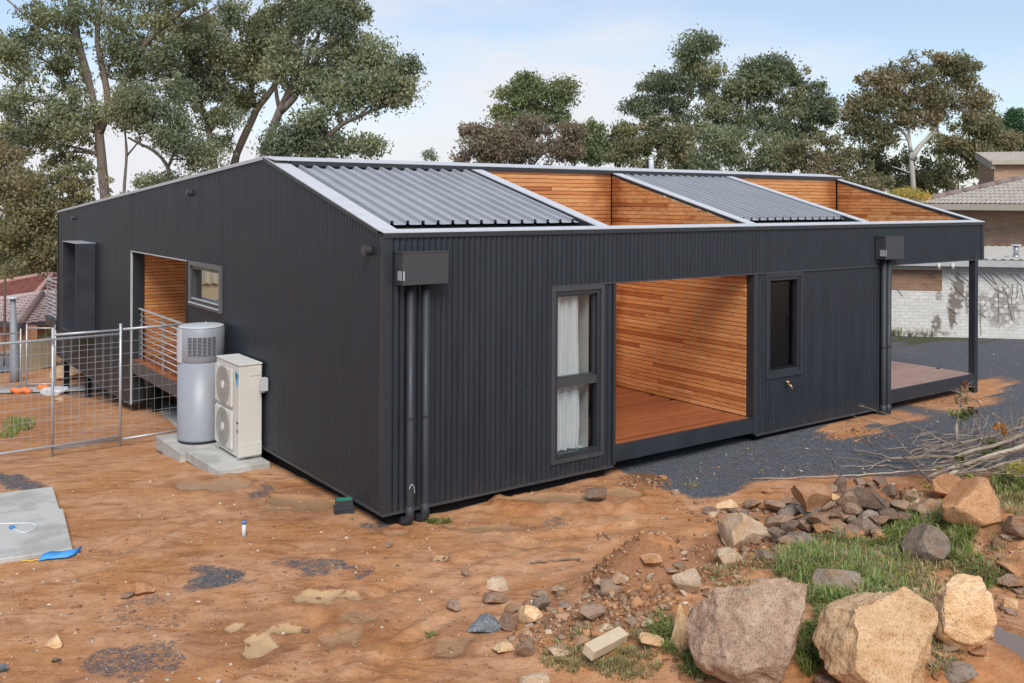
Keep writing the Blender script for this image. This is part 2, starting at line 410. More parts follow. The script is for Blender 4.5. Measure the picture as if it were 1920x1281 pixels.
for (u, v, ru, rv, s) in [(412, 1084, 62, 20, 1), (600, 1066, 100, 20, .9), (690, 1075, 60, 16, .9), (490, 922, 22, 14, .8), (28, 906, 62, 17, 1), (300, 1150, 75, 34, .55), (250, 1245, 110, 36, .75), (310, 1235, 55, 40, .7),
        (725, 988, 40, 12, .8), (560, 1050, 40, 12, .7), (1020, 985, 46, 9, .7), (330, 880, 50, 18, .45), (1110, 960, 40, 8, .4), (430, 1190, 60, 40, .35), (900, 1130, 40, 20, .35), (120, 735, 120, 10, .8), (550, 1090, 70, 12, .4)]:
    spill = np.maximum(spill, s * smooth(1.15, .55, ell(u, v, ru, rv) + .45 * nze + .25 * fbm(x * 5, y * 5, 9, 2)))
gravel = np.maximum(drive, spill * .74)
house = (x > -.2) & (x < 12.6) & (y > -.3) & (y < 17.7)
damp = smooth(.1, .9, .55 * fbm(x * .55 + 3, y * .55, 4, 4) + .25)
for (u, v, ru, rv) in [(560, 945, 110, 35), (1065, 940, 130, 26), (480, 1210, 120, 50), (690, 1170, 70, 40), (1250, 880, 60, 20)]:
    damp = np.maximum(damp, smooth(1.3, .5, ell(u, v, ru, rv) + .4 * nze))
for pi, (px, py, rx, ry, d) in enumerate(PUDDLES):
    nr = (x - px) ** 2 + (y - py) ** 2 < (3 * max(rx, ry)) ** 2; damp[nr] = np.maximum(damp[nr], smooth(2.0, 1.0, pud_mask(pi, x[nr], y[nr])))
turf = np.zeros(len(x))
for (u, v, ru, rv, s) in [(1560, 1075, 130, 60, .7), (1720, 1000, 120, 60, .75), (1650, 1110, 90, 40, .6), (1330, 1190, 50, 60, .4), (1900, 930, 60, 40, .8), (1100, 1210, 130, 40, .4), (35, 790, 40, 22, .8), (1700, 634, 400, 9, .9), (60, 700, 90, 12, .35)]:
    turf = np.maximum(turf, s * smooth(1.2, .5, ell(u, v, ru, rv) + .5 * nze))
far = smooth(45, 70, gd); turf = np.maximum(turf, far * .9)
me = npmesh('ground', GV, GF, None, True)
milk = np.zeros(len(x)); silt = np.zeros(len(x))
for pi, (px, py, rx, ry, d) in enumerate(PUDDLES):
    if _pl[pi] == 'd': continue
    nr = (x - px) ** 2 + (y - py) ** 2 < (3 * max(rx, ry)) ** 2; k = smooth(1.3, .65, pud_mask(pi, x[nr], y[nr]))
    if _pl[pi] == 'a': milk[nr] = np.maximum(milk[nr], k)
    else: silt[nr] = np.maximum(silt[nr], k * (.9 if _pl[pi] == 'b' else .7))
vcol(me, 'cover', np.stack([gravel, damp, turf], 1)); 
loose = np.zeros(len(x))
for (u, v, ru, rv) in [(1190, 1085, 105, 58), (1330, 1065, 80, 45), (1110, 1170, 90, 40), (1205, 905, 55, 16), (1700, 1190, 140, 70), (1580, 985, 160, 50), (1250, 1180, 60, 60), (1870, 1010, 60, 70)]:
    loose = np.maximum(loose, smooth(1.2, .6, ell(u, v, ru, rv) + .4 * nze))
vcol(me, 'wet', np.stack([milk, silt, loose], 1))
t = NT('clay_ground', .9, .25); w = t.co('World'); cv = t.attr('cover'); sp = t.n.new('ShaderNodeSeparateColor'); t.l.new(cv, sp.inputs[0])
n1 = t.noise(w, .9, 6, .6); n2 = t.noise(w, 5, 6, .65); n3 = t.noise(w, 42, 5, .72); n4 = t.noise(w, 17, 5, .68)
clay = t.ramp(n2, [(.25, (0.302, 0.139, 0.062)), (.42, (0.464, 0.234, 0.114)), (.58, (0.562, 0.303, 0.160)), (.8, (0.648, 0.388, 0.223))])
clay = t.mix(t.maprange(n1, .4, .66), clay, t.ramp(n4, [(.3, (0.389, 0.164, 0.060)), (.7, (0.540, 0.253, 0.098))]))
clay = t.mix(t.math('MULTIPLY', t.maprange(n3, .56, .72), .45), clay, (0.162, 0.070, 0.032))
mpk = t.n.new('ShaderNodeMapping'); mpk.vector_type = 'POINT'; mpk.inputs['Rotation'].default_value = (0, 0, -math.atan2(RV[1], RV[0])); t.l.new(w, mpk.inputs[0])
mps = t.n.new('ShaderNodeMapping'); mps.inputs['Scale'].default_value = (.7, 2.6, 1); t.l.new(mpk.outputs[0], mps.inputs[0]); trk = t.noise(mps.outputs[0], 1.6, 7, .68, 1.2)
clay = t.mix(t.math('MULTIPLY', t.maprange(trk, .5, .64), .6), clay, t.mix(1.0, clay, (.52, .44, .38), 'MULTIPLY'))
clay = t.mix(t.math('MULTIPLY', t.maprange(trk, .46, .34), .5), clay, t.mix(.5, clay, (.66, .44, .28)))
peb = t.voro(w, 26, 'Distance'); pebc = t.voro(w, 26, 'Color')
pebm = t.math('MULTIPLY', t.maprange(peb, .13, .2, 1, 0), t.maprange(n4, .5, .62))
clay = t.mix(t.math('MULTIPLY', pebm, .7), clay, t.mix(.5, pebc, (.55, .45, .36)))
clay = t.mix(t.math('MULTIPLY', sp.outputs[1], .55), clay, t.mix(1.0, clay, (.60, .49, .42), 'MULTIPLY'))
gv1 = t.voro(w, 72, 'Color'); gv2 = t.voro(w, 72, 'Distance'); gsep = t.n.new('ShaderNodeSeparateColor'); t.l.new(gv1, gsep.inputs[0])
grav = t.ramp(gsep.outputs[0], [(0, (.095, .103, .117)), (.5, (.145, .156, .175)), (.9, (.195, .207, .228)), (1, (.34, .34, .335))])
grav = t.mix(t.math('MULTIPLY', t.maprange(n2, .5, .75), .35), grav, (.14, .10, .07))
gm = t.math('ADD', t.math('SUBTRACT', sp.outputs[0], t.math('MULTIPLY', t.maprange(trk, .42, .6), .22)), t.math('MULTIPLY', t.math('SUBTRACT', t.math('ADD', t.math('MULTIPLY', n4, .5), t.math('MULTIPLY', n3, .5)), .5), 2.2))
gmask = t.maprange(gm, .22, .85)
col = t.mix(gmask, clay, grav)
tm = t.maprange(t.math('ADD', sp.outputs[2], t.math('SUBTRACT', n2, .5)), .35, .75)
col = t.mix(t.math('MULTIPLY', tm, .85), col, t.ramp(n3, [(.3, (.06, .075, .022)), (.7, (.14, .14, .05))]))
wt = t.n.new('ShaderNodeSeparateColor'); t.l.new(t.attr('wet'), wt.inputs[0]); n5 = t.noise(w, 9, 4, .6, 1.0)
mk = t.maprange(t.math('ADD', wt.outputs[0], t.math('MULTIPLY', t.math('SUBTRACT', n5, .5), .9)), .35, .72)
sk = t.maprange(t.math('ADD', wt.outputs[1], t.math('MULTIPLY', t.math('SUBTRACT', n5, .5), 1.0)), .3, .8)
ls = t.maprange(t.math('ADD', wt.outputs[2], t.math('SUBTRACT', n5, .5)), .3, .75)
col = t.mix(t.math('MULTIPLY', ls, .85), col, t.ramp(n3, [(.3, (.20, .09, .042)), (.55, (.33, .16, .078)), (.75, (.42, .225, .12))]))
col = t.mix(t.math('MULTIPLY', sk, .8), col, t.ramp(n1, [(.35, (.30, .185, .10)), (.65, (.40, .25, .135))]))
col = t.mix(t.math('MULTIPLY', mk, .88), col, t.ramp(n1, [(.35, (.46, .30, .155)), (.65, (.56, .39, .215))]))
t.set('Base Color', col)
pool = t.math('MAXIMUM', mk, t.math('MULTIPLY', sk, .85)); dampr = t.math('MULTIPLY', sp.outputs[1], t.maprange(n4, .35, .65))
t.set('Roughness', t.math('SUBTRACT', .92, t.math('MAXIMUM', t.math('MULTIPLY', dampr, .5), t.math('MULTIPLY', pool, .74))))
hgt = t.math('ADD', t.math('MULTIPLY', n4, .5), t.math('ADD', t.math('MULTIPLY', n3, .35), t.math('MULTIPLY', t.math('MULTIPLY', gv2, -1.0), gmask)))
hgt = t.math('MULTIPLY', hgt, t.math('SUBTRACT', 1.0, t.math('MULTIPLY', pool, .9)))
t.bump(hgt, 1.0, .035)
M['ground'] = t.m; me.materials.append(t.m)
tag(link('ground', me), kind='structure')
_hfun_full = hfun
def hfast(x, y, detail=True):
    x = np.asarray(x, float); y = np.asarray(y, float); i = np.clip(np.searchsorted(gx, x) - 1, 0, len(gx) - 2); j = np.clip(np.searchsorted(gy, y) - 1, 0, len(gy) - 2)
    fx = np.clip((x - gx[i]) / (gx[i+1] - gx[i]), 0, 1); fy = np.clip((y - gy[j]) / (gy[j+1] - gy[j]), 0, 1)
    return (GZ[j, i] * (1 - fx) + GZ[j, i+1] * fx) * (1 - fy) + (GZ[j+1, i] * (1 - fx) + GZ[j+1, i+1] * fx) * fy
hfun = hfast; hbase = hfast

# puddles: level sheets lying in the hollows of the clay
def water(name, col, rough, var):
    t = NT(name, rough, .5); w = t.co('World'); a = t.noise(w, 2.5, 4, .5, .8)
    t.set('Base Color', t.ramp(a, [(.3, tuple(c * (1 - var) for c in col)), (.7, tuple(min(1, c * (1 + var)) for c in col))])); return t.m
PW = {'a': water('milky_puddle', (.50, .34, .165), .16, .12), 'b': water('silty_puddle', (.33, .20, .10), .12, .12), 'c': water('shallow_puddle', (.40, .215, .085), .2, .12), 'd': water('clear_puddle', (.20, .14, .10), .03, .1)}
PLAB = ['milky puddle, the largest, in front of the corner', 'milky puddle nearest the bottom edge of the photograph', 'small milky puddle above the lowest puddle', 'thin pale puddle left of the long stick', 'small shallow puddle right of the lowest puddle',
        'silty puddle in front of the concrete pads', 'silty puddle left of the house corner', 'long silty puddle along the front wall', 'silty puddle beside the round dark rock', 'shallow brown puddle in front of the downpipes', 'brown puddle left of the grey granite rock',
        'clear puddle at the right edge beside the flat topped boulder', 'thin shallow film of water in front of the front wall', 'shallow puddle below the brown puddle', 'shallow puddle near the bottom of the rock row']
for pi, ((px, py, rx, ry, d), kd, lb) in enumerate(zip(PUDDLES, _pl, PLAB)):
    if kd != 'd': continue
    lvl = PUD_Z[pi] - d * .35
    n = 40; vs = [(px, py, lvl)]
    for i in range(n):
        a = 2 * math.pi * i / n; q = np.array([px, py]) + RV[:2] * rx * 1.25 * math.cos(a) + FV[:2] * ry * 1.25 * math.sin(a); vs.append((q[0], q[1], lvl))
    me = bpy.data.meshes.new('puddle'); me.from_pydata(vs, [], [(0, 1 + i, 1 + (i + 1) % n) for i in range(n)]); me.materials.append(PW[kd])
    tag(link('puddle', me), label=lb, kind='structure')

# ================================================================== HOUSE
HOUSE = thing('modular_house', 'low dark corrugated steel house with timber lined openings and a shallow metal roof', 'house', (6, 8, -.14))
PITCH = .076; AMP = .0105
XE, YE, YR = 12.5, 17.55, 3.42          # right end, far end, ridge
def ztop(Y): return np.where(np.asarray(Y) < YR, 3.02 + .272 * np.asarray(Y), 3.95 - (.93 / (YE - YR)) * (np.asarray(Y) - YR))
def wp_front(u, z, n): return (u, -n, z)
def wp_gable(u, z, n): return (-n, u, z)
def wp_end(u, z, n): return (XE + n, u, z)
def cladding(parent, wp, regions, breaks=(), seam=.762, seg=8, AMP=AMP):
    rr = random.Random(5)
    for (u0, u1, zb, zt) in regions:
        k0, k1 = math.floor(u0 / seam), math.ceil(u1 / seam)
        for k in range(k0, k1):
            a, b = max(u0, k * seam), min(u1, (k + 1) * seam)
            if b - a < .01: continue
            us = set([a, b] + [q for q in breaks if a < q < b]); st = PITCH / seg
            us |= set(st * i for i in range(math.ceil(a / st), math.floor(b / st) + 1)); us = sorted(us)
            off = rr.uniform(-.0012, .0012); mb = MB()
            for u in us:
                n = .014 + off + AMP * math.cos(2 * math.pi * u / PITCH)
                z0 = zb(u) if callable(zb) else zb; z1 = float(zt(u)) if callable(zt) else zt
                mb.v += [wp(u, z0, n), wp(u, z1, n)]
            flip = wp is not wp_front
            for i in range(len(us) - 1):
                q = (2*i, 2*i+2, 2*i+3, 2*i+1); mb.f.append(q[::-1] if flip else q)
            mb.build('cladding_sheet', M['clad'], parent, True)
def backing(name, wp, regions, thick=.1, breaks=()):
    mb = MB()
    for (u0, u1, zb, zt) in regions:
        top = lambda u: float(zt(u)) if callable(zt) else zt
        us = [u0] + [q for q in breaks if u0 < q < u1] + [u1]
        poly = [wp(u, top(u) - .01, -.004) for u in reversed(us)] + [wp(us[0], zb + .005, -.004), wp(us[-1], zb + .005, -.004)]
        d = np.array(wp(0, 0, -thick)) - np.array(wp(0, 0, 0)); mb.prism(poly, d)
    return mb.build(name, M['trim'], HOUSE)
HD = 2.355; DK = .255
front = [(.03, 2.30, 0, 3.0), (2.30, 3.14, 0, .175), (3.14, 3.30, 0, HD), (2.30, XE - .03, HD, 3.0), (6.13, 6.315, 0, HD), (6.315, 7.165, 0, .785), (7.165, 9.44, 0, HD)]
fw = backing('front_wall', wp_front, front); cladding(fw, wp_front, front)
sc = MB()
for zz in (.07, .62, 1.2, 1.78, 2.30, 2.42, 2.93):
    for i in range(0, 164, 3):
        u = (i + .0) * PITCH
        if any(a + .03 < u < b - .03 and (zb if not callable(zb) else 0) < zz < zt for (a, b, zb, zt) in front): sc.box(u - .006, u + .006, -.033, -.024, zz - .006, zz + .006)
sc.build('screws', M['alu'], fw)['kind'] = 'stuff'
SK = -.635
gable = [(.03, 5.12, 0, ztop), (5.12, 6.66, 0, 1.67), (5.12, 6.66, 2.375, ztop), (6.66, 6.86, 0, ztop), (6.86, 10.31, 2.375, ztop), (10.31, YE, SK, ztop)]
gw = backing('gable_wall', wp_gable, gable, breaks=(YR,)); cladding(gw, wp_gable, gable, breaks=(YR,), AMP=.0045)
endr = [(.03, 3.05, HD, ztop)]
ew = backing('end_wall', wp_end, endr); cladding(ew, wp_end, endr)
# rear and hidden shell
mb = MB(); mb.box(.15, XE, YE - .12, YE, -.6, 3.0); mb.build('rear_wall', M['trim'], HOUSE)
for bx in ((.14, XE - .1, 3.16, YE - .13, -.02, .2), (.14, 3.2, .12, 3.15, -.02, .2), (6.14, 9.3, .12, 3.15, -.02, .2)):
    MB().box(*bx).build('floor_frame', M['void'], HOUSE)
mb = MB(); mb.box(.09, 3.25, .07, 6.7, -.5, -.01); mb.box(6.2, 9.36, .07, 6.7, -.5, -.01); mb.box(3.4, 6.1, .9, 6.6, -.5, 0.0); mb.box(9.5, 12.2, 1.2, 6.6, -.5, 0.0); mb.build('footing', M['void'], HOUSE)
# flashings
fl = MB(); fl.box(-.028, .062, -.028, -.0235, .004, 3.0); fl.box(-.028, -.0235, -.0235, .062, .004, 3.0); fl.build('corner_flashing', M['trim'], HOUSE)
fl = MB(); fl.box(XE - .06, XE + .028, -.028, -.0235, HD - .004, 3.0); fl.box(XE + .0235, XE + .028, -.0235, .06, HD - .004, 3.0); fl.build('corner_flashing', M['trim'], HOUSE)
fl = MB(); fl.box(-.03, -.0235, YE - .09, YE + .006, SK + .004, 3.0); fl.box(-.0235, .1, YE + .001, YE + .006, SK + .004, 3.0); fl.build('corner_flashing', M['trim'], HOUSE)
def base_strip(x0, x1, y0, y1, z): 
    q = MB(); q.box(x0, x1, y0, y1, z - .022, z + .004); q.build('base_flashing', M['alu'], HOUSE)
base_strip(-.034, 3.305, -.034, -.002, 0.0); base_strip(6.10, 9.45, -.034, -.002, 0.0)
base_strip(-.034, -.002, -.002, 6.86, 0.0); base_strip(-.034, -.002, 10.31, YE, SK)
q = MB(); q.box(2.27, XE - .02, -.036, -.002, HD - .012, HD + .003); q.build('head_flashing', M['alu'], HOUSE)
q = MB(); q.box(-.036, -.002, 6.84, 10.33, 2.362, 2.378); q.box(-.036, -.002, 10.305, 10.33, SK, 2.362); q.build('opening_flashing', M['rail'], HOUSE)
q = MB(); q.box(-.03, .02, 6.835, 6.862, 0, 2.362); q.build('opening_flashing', M['trim'], HOUSE)
# jambs of the front opening
q = MB(); q.box(3.30, 3.345, -.03, .12, .01, HD - .012); q.build('jamb', M['trim'], HOUSE)
q = MB(); q.box(6.04, 6.14, -.030, .10, .01, HD - .012); q.build('jamb', M['trim'], HOUSE)
q = MB(); q.box(9.425, 9.47, -.034, .12, .01, HD - .012); q.build('jamb', M['trim'], HOUSE)
q = MB(); q.box(0.0, .22, 10.312, 10.36, -.6, 2.36); q.build('jamb', M['trim'], HOUSE)
# ---- roof: capping strips, trays of ribbed sheet
def zc_(Y): return 3.055 + .272 * Y
def cap_slope(x0, x1, y0=.0, y1=3.12, lip0=True, lip1=True):
    mb = MB(); t_ = .012
    mb.hexa([(x0, y0, zc_(y0) - t_), (x1, y0, zc_(y0) - t_), (x1, y1, zc_(y1) - t_), (x0, y1, zc_(y1) - t_), (x0, y0, zc_(y0)), (x1, y0, zc_(y0)), (x1, y1, zc_(y1)), (x0, y1, zc_(y1))])
    o = mb.build('roof_capping', M['cap'], HOUSE)
    for on, xx, s in ((lip0, x0, -1), (lip1, x1, 1)):
        if not on: continue
        a, b = (xx - .003, xx + .009) if s < 0 else (xx - .009, xx + .003); l = MB(); d = .055
        l.hexa([(a, y0, zc_(y0) - d), (b, y0, zc_(y0) - d), (b, y1, zc_(y1) - d), (a, y1, zc_(y1) - d), (a, y0, zc_(y0) - t_ - .001), (b, y0, zc_(y0) - t_ - .001), (b, y1, zc_(y1) - t_ - .001), (a, y1, zc_(y1) - t_ - .001)])
        l.build('capping_lip', M['trim'], o)
cap_slope(-.036, .20, .10, 3.42); cap_slope(3.13, 3.325, .10); cap_slope(6.035, 6.24, .10); cap_slope(8.91, 9.10, .10); cap_slope(12.36, XE + .036, .10)
mb = MB(); mb.hexa([(-.036, -.036, 3.043), (XE + .036, -.036, 3.043), (XE + .036, .10, 3.07), (-.036, .10, 3.07), (-.036, -.036, 3.055), (XE + .036, -.036, 3.055), (XE + .036, .10, 3.082), (-.036, .10, 3.082)]); cp = mb.build('roof_capping', M['cap'], HOUSE)
mb = MB(); mb.box(-.039, XE + .039, -.039, -.029, 2.99, 3.042); mb.build('capping_lip', M['trim'], cp)
mb = MB(); mb.box(0.02, XE - .02, .09, .10, 2.86, 3.068); mb.build('capping_lip', M['trim'], cp)
mb = MB()
for i in range(27): mb.tube([(.23 + i * .46, .04, 3.065), (.23 + i * .46, .04, 3.074)], .006, 6)
mb.build('screws', M['galv'], cp)['kind'] = 'stuff'
# ridge capping and rear rake
mb = MB(); mb.hexa([(-.036, 3.02, 3.925), (XE + .036, 3.02, 3.925), (XE + .036, 3.46, 3.985), (-.036, 3.46, 3.985), (-.036, 3.02, 3.937), (XE + .036, 3.02, 3.937), (XE + .036, 3.46, 3.997), (-.036, 3.46, 3.997)]); rc = mb.build('ridge_capping', M['cap'], HOUSE)
mb = MB(); mb.box(.2, XE - .1, 3.02, 3.032, 3.86, 3.924); mb.build('capping_lip', M['trim'], rc)
zr_ = lambda Y: 3.995 - .0655 * (Y - 3.46)
mb = MB(); mb.hexa([(-.036, 3.46, zr_(3.46) - .012), (.16, 3.46, zr_(3.46) - .012), (.16, YE + .03, zr_(YE) - .012), (-.036, YE + .03, zr_(YE) - .012), (-.036, 3.46, zr_(3.46)), (.16, 3.46, zr_(3.46)), (.16, YE + .03, zr_(YE)), (-.036, YE + .03, zr_(YE))]); o = mb.build('roof_capping', M['cap'], HOUSE)
mb = MB(); mb.hexa([(-.04, 3.46, zr_(3.46) - .05), (-.028, 3.46, zr_(3.46) - .05), (-.028, YE, zr_(YE) - .05), (-.04, YE, zr_(YE) - .05), (-.04, 3.46, zr_(3.46) - .013), (-.028, 3.46, zr_(3.46) - .013), (-.028, YE, zr_(YE) - .013), (-.04, YE, zr_(YE) - .013)]); mb.build('capping_lip', M['galv'], o)
def rroof(x0, x1, y0, y1):   # rear slope, with an unseen gap added to let daylight into the front room
    za, zb2 = 3.90 - .0652 * (y0 - 3.44), 3.90 - .0652 * (y1 - 3.44)
    MB().hexa([(x0, y0, za), (x1, y0, za), (x1, y1, zb2), (x0, y1, zb2), (x0, y0, za + .03), (x1, y0, za + .03), (x1, y1, zb2 + .03), (x0, y1, zb2 + .03)]).build('rear_roof', M['roof'], HOUSE)
rroof(.1, 3.0, 6.6, YE); rroof(3.0, XE, 3.44, YE); rroof(.1, .5, 3.44, 6.6)
def roof_tray(x0, x1, nrib):
    y0, y1 = .44, 3.06; zs = lambda Y: 3.055 + .272 * Y - .056
    bed = MB(); bed.hexa([(x0, .10, zs(.1) - .06), (x1, .10, zs(.1) - .06), (x1, y1, zs(y1) - .06), (x0, y1, zs(y1) - .06), (x0, .10, zs(.1) - .04), (x1, .10, zs(.1) - .04), (x1, y1, zs(y1) - .04), (x0, y1, zs(y1) - .04)])
    par = bed.build('roof_bed', M['void'], HOUSE)
    MB().box(x0 - .02, x1 + .02, 3.066, 3.08, 3.6, 3.93).build('ridge_upstand', M['trim'], par)
    sp = (x1 - x0) / nrib; per = 4
    for k in range(0, nrib, per):
        prof = []
        for i in range(k, min(nrib, k + per)):
            b = x0 + i * sp
            prof += [(b, 0), (b + sp * .5 - .024, .001), (b + sp * .5 - .019, .05), (b + sp * .5 + .019, .05), (b + sp * .5 + .024, .001)]
        prof.append((x0 + min(nrib, k + per) * sp, 0)); mb = MB(); th = .0015 * ((k // per) % 2)
        for (xx, h) in prof:
            mb.v += [(xx, y0, zs(y0) + h + th), (xx, y1, zs(y1) + h + th), (xx, y0, zs(y0) + h - .004 + th)]
        for i in range(len(prof) - 1):
            a = 3 * i; mb.f += [(a, a + 3, a + 4, a + 1), (a + 2, a + 5, a + 3, a)]
        mb.build('roof_sheet', M['roof'], par)
    for xx in (x0 - .02, x1 + .008):
        sk_ = MB(); sk_.hexa([(xx, .1, zs(.1) - .05), (xx + .012, .1, zs(.1) - .05), (xx + .012, y1, zs(y1) - .05), (xx, y1, zs(y1) - .05), (xx, .1, zs(.1) + .045), (xx + .012, .1, zs(.1) + .045), (xx + .012, y1, zs(y1) + .045), (xx, y1, zs(y1) + .045)])
        sk_.build('upstand', M['trim'], par)
roof_tray(.225, 3.105, 14); roof_tray(6.265, 8.885, 14)
# ---- timber lining, every board by itself
bm_ = bmesh.new(); bmesh.ops.create_cube(bm_, size=1); bmesh.ops.bevel(bm_, geom=[e for e in bm_.edges], offset=.035, segments=1, affect='EDGES')
BOARD = bpy.data.meshes.new('board'); bm_.to_mesh(BOARD); bm_.free(); BOARD.materials.append(M['board'])
DBOARD = BOARD.copy(); DBOARD.materials[0] = M['deck']
def board(parent, a, b, nrm, h, th=.018, me=BOARD, name='board'):
    """board from a to b (centre line), nrm outward normal"""
    a, b = Vector(a), Vector(b); L = (b - a).length; xx = (b - a).normalized(); nn = Vector(nrm); zz = xx.cross(nn)
    o = bpy.data.objects.new(name, me); COL.objects.link(o); o.parent = parent; o.matrix_parent_inverse = parent_inv(parent)
    R = Matrix((xx, nn, zz)).transposed().to_4x4(); mid = (a + b) / 2
    o.matrix_local = Matrix.Translation(mid) @ R @ Matrix.Diagonal((L, th, h, 1)); return o
BP = .0648
def lining(parent, p0, du, L, nrm, z0, z1, topfun=None, cuts=(1.2, 2.6), seed=1):
    rr = random.Random(seed); p0, du = Vector(p0), Vector(du); z = z0; nb = 0
    while z < z1 - .02:
        zm = z + BP / 2; s = 0.0; rr2 = []
        s = -rr.uniform(0, cuts[1] * .7); cp_ = [0.0]
        while s < L:
            s += rr.uniform(*cuts)
            if .2 < s < L - .2 and s - cp_[-1] > .2: cp_.append(s)
        cp_.append(L)
        for a, b in zip(cp_[:-1], cp_[1:]):
            if topfun:      # clip under the sloping capping
                lim = topfun(zm + BP / 2)
                if lim is not None and lim > a:
                    lo_ = max(a, topfun(zm - BP / 2) or 0)
                    if b - lo_ < .05: continue
                    hi_ = min(lim, b - .01); n3_ = Vector(nrm); A = p0 + du * lo_; B = p0 + du * (b - .0015); Cq = p0 + du * hi_
                    pl = [(A.x, A.y, zm - BP/2 + .003), (B.x, B.y, zm - BP/2 + .003), (B.x, B.y, zm + BP/2 - .003), (Cq.x, Cq.y, zm + BP/2 - .003)]
                    mb = MB(); mb.prism([tuple(Vector(q) - n3_ * .009) for q in pl], tuple(n3_ * .018)); mb.build('board', M['board'], parent); nb += 1
                    continue
            off = Vector(nrm) * rr.uniform(-.0015, .0015)
            A, B = p0 + du * (a + .0015) + off, p0 + du * (b - .0015) + off; A.z = B.z = zm
            board(parent, A, B, nrm, BP - .008 + rr.uniform(-.001, .001)); nb += 1
        z += BP
    return nb
def back_panel(poly, d): mb = MB(); mb.prism(poly, d); return mb.build('lining_wall', M['backing'], HOUSE)
XW = 6.035
# side wall of the front recess (faces -X), continuous from deck to capping
lw = back_panel([(XW, .10, 0.0), (XW, 3.05, 0.0), (XW, 3.05, 3.80), (XW, .10, 2.99)], (.06, 0, 0))
sl_ = lambda z: (None if z < 2.99 else max(0, (z - 2.99) / .272 - .10))
nb = lining(lw, (XW - .012, .10, 0), (0, 1, 0), 2.92, (-1, 0, 0), DK + .005, 3.83, sl_, (.5, 2.4), 3)
bw = back_panel([(3.36, 3.07, 0.0), (XW + .09, 3.07, 0.0), (XW + .09, 3.07, 3.9), (3.36, 3.07, 3.9)], (0, .05, 0))
nb2 = lining(bw, (3.36, 3.06, 0), (1, 0, 0), 2.655, (0, -1, 0), 2.2, 3.86, None, (1.2, 2.9), 4)
mb = MB(); z = DK
while z < 2.18: mb.box(3.36, 6.01, 3.048, 3.066, z, z + BP - .006); z += BP
o = mb.build('boards', M['board'], bw); o['kind'] = 'stuff'
lw2 = back_panel([(3.315, .10, 0.0), (3.315, 3.05, 0.0), (3.315, 3.05, 3.80), (3.315, .10, 2.99)], (-.05, 0, 0))
mb = MB(); z = DK
while z < 3.8:
    ya = max(.12, (z + .07 - 2.99) / .272); mb.box(3.318, 3.336, ya, 3.04, z, z + BP - .006); z += BP
o = mb.build('boards', M['board'], lw2); o['kind'] = 'stuff'
# end void
lw3 = back_panel([(XE - .11, .10, HD), (XE - .11, 3.05, HD), (XE - .11, 3.05, 3.80), (XE - .11, .10, 2.99)], (.05, 0, 0))
nb3 = lining(lw3, (XE - .122, .10, 0), (0, 1, 0), 2.92, (-1, 0, 0), HD + .01, 3.83, sl_, (.8, 2.6), 5)
bw2 = back_panel([(9.12, 3.07, 2.42), (XE - .02, 3.07, 2.42), (XE - .02, 3.07, 3.9), (9.12, 3.07, 3.9)], (0, .05, 0))
nb4 = lining(bw2, (9.12, 3.06, 0), (1, 0, 0), 3.24, (0, -1, 0), 2.44, 3.86, None, (.9, 2.8), 6)
mb = MB(); mb.box(9.0, 9.1, .13, 3.06, 0, 2.9); mb.build('inner_wall', M['trim'], HOUSE)
# gable recess
bw3 = back_panel([(.20, 10.36, 0.0), (3.2, 10.36, 0.0), (3.2, 10.36, 2.7), (.20, 10.36, 2.7)], (0, .05, 0))
nb5 = lining(bw3, (.20, 10.35, 0), (1, 0, 0), 1.5, (0, -1, 0), DK, 2.6, None, (.9, 2.6), 8)
mb = MB(); z = DK
while z < 2.6: mb.box(1.705, 2.9, 10.341, 10.358, z, z + BP - .006); z += BP
o = mb.build('boards', M['board'], bw3); o['kind'] = 'stuff'
mb = MB(); mb.box(2.9, 3.0, 6.7, 10.3, 0, 2.7); mb.box(.12, 2.9, 6.72, 6.80, 0, 2.7); mb.box(.12, 3.0, 6.8, 10.36, 2.6, 2.7); mb.build('recess_shell', M['plaster'], HOUSE)
print('boards', nb, nb2, nb3, nb4, nb5)
# ---- decks
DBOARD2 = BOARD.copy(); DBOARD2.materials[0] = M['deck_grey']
def deck(x0, x1, y0, y1, dm=None):
    dm = dm or DBOARD
    fr = MB(); fr.box(x0 + .05, x1 - .03, y0 + .04, y1 - .03, .04, DK - .03); p = fr.build('deck_frame', M['void'], HOUSE)
    yy = y0 + .03; rr = random.Random(int(x0 * 10))
    while yy < y1 - .05:
        s = x0 - rr.uniform(0, 1.5)
        while s < x1:
            e = s + rr.uniform(2.0, 3.6); a, b = max(x0, s), min(x1, e); s = e
            if b - a > .15: board(p, (a + .001, yy + .043, DK - .012 + rr.uniform(-.001, .001)), (b - .001, yy + .043, DK - .012), (0, 0, 1), .083, .022, dm, 'deck_board')
        yy += .0875
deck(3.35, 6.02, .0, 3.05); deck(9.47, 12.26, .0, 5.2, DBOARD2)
q = MB(); q.box(3.33, 6.06, -.022, .028, .035, DK - .004); q.build('deck_fascia', M['trim'], HOUSE)
q = MB(); q.box(9.46, 12.32, -.022, .028, .035, DK - .004); q.box(12.262, 12.30, .03, 5.2, .035, DK - .004); q.build('deck_fascia', M['trim'], HOUSE)
q = MB(); q.box(.0, 3.0, 6.87, 10.30, .2, DK - .002); q.build('balcony_floor', M['deck'], HOUSE)
q = MB(); q.box(-.02, .03, 6.87, 10.24, 0.0, .245); q.build('balcony_fascia', plain('balcony_paint', (.075, .066, .064), .55), HOUSE)
q = MB(); q.box(12.21, 12.325, -.026, .09, -.12, HD + .1); q.build('verandah_post', M['trim'], HOUSE)
q = MB(); q.box(12.1, 12.4, .0, 3.1, HD + .02, HD + .1); q.build('verandah_beam', M['trim'], HOUSE)
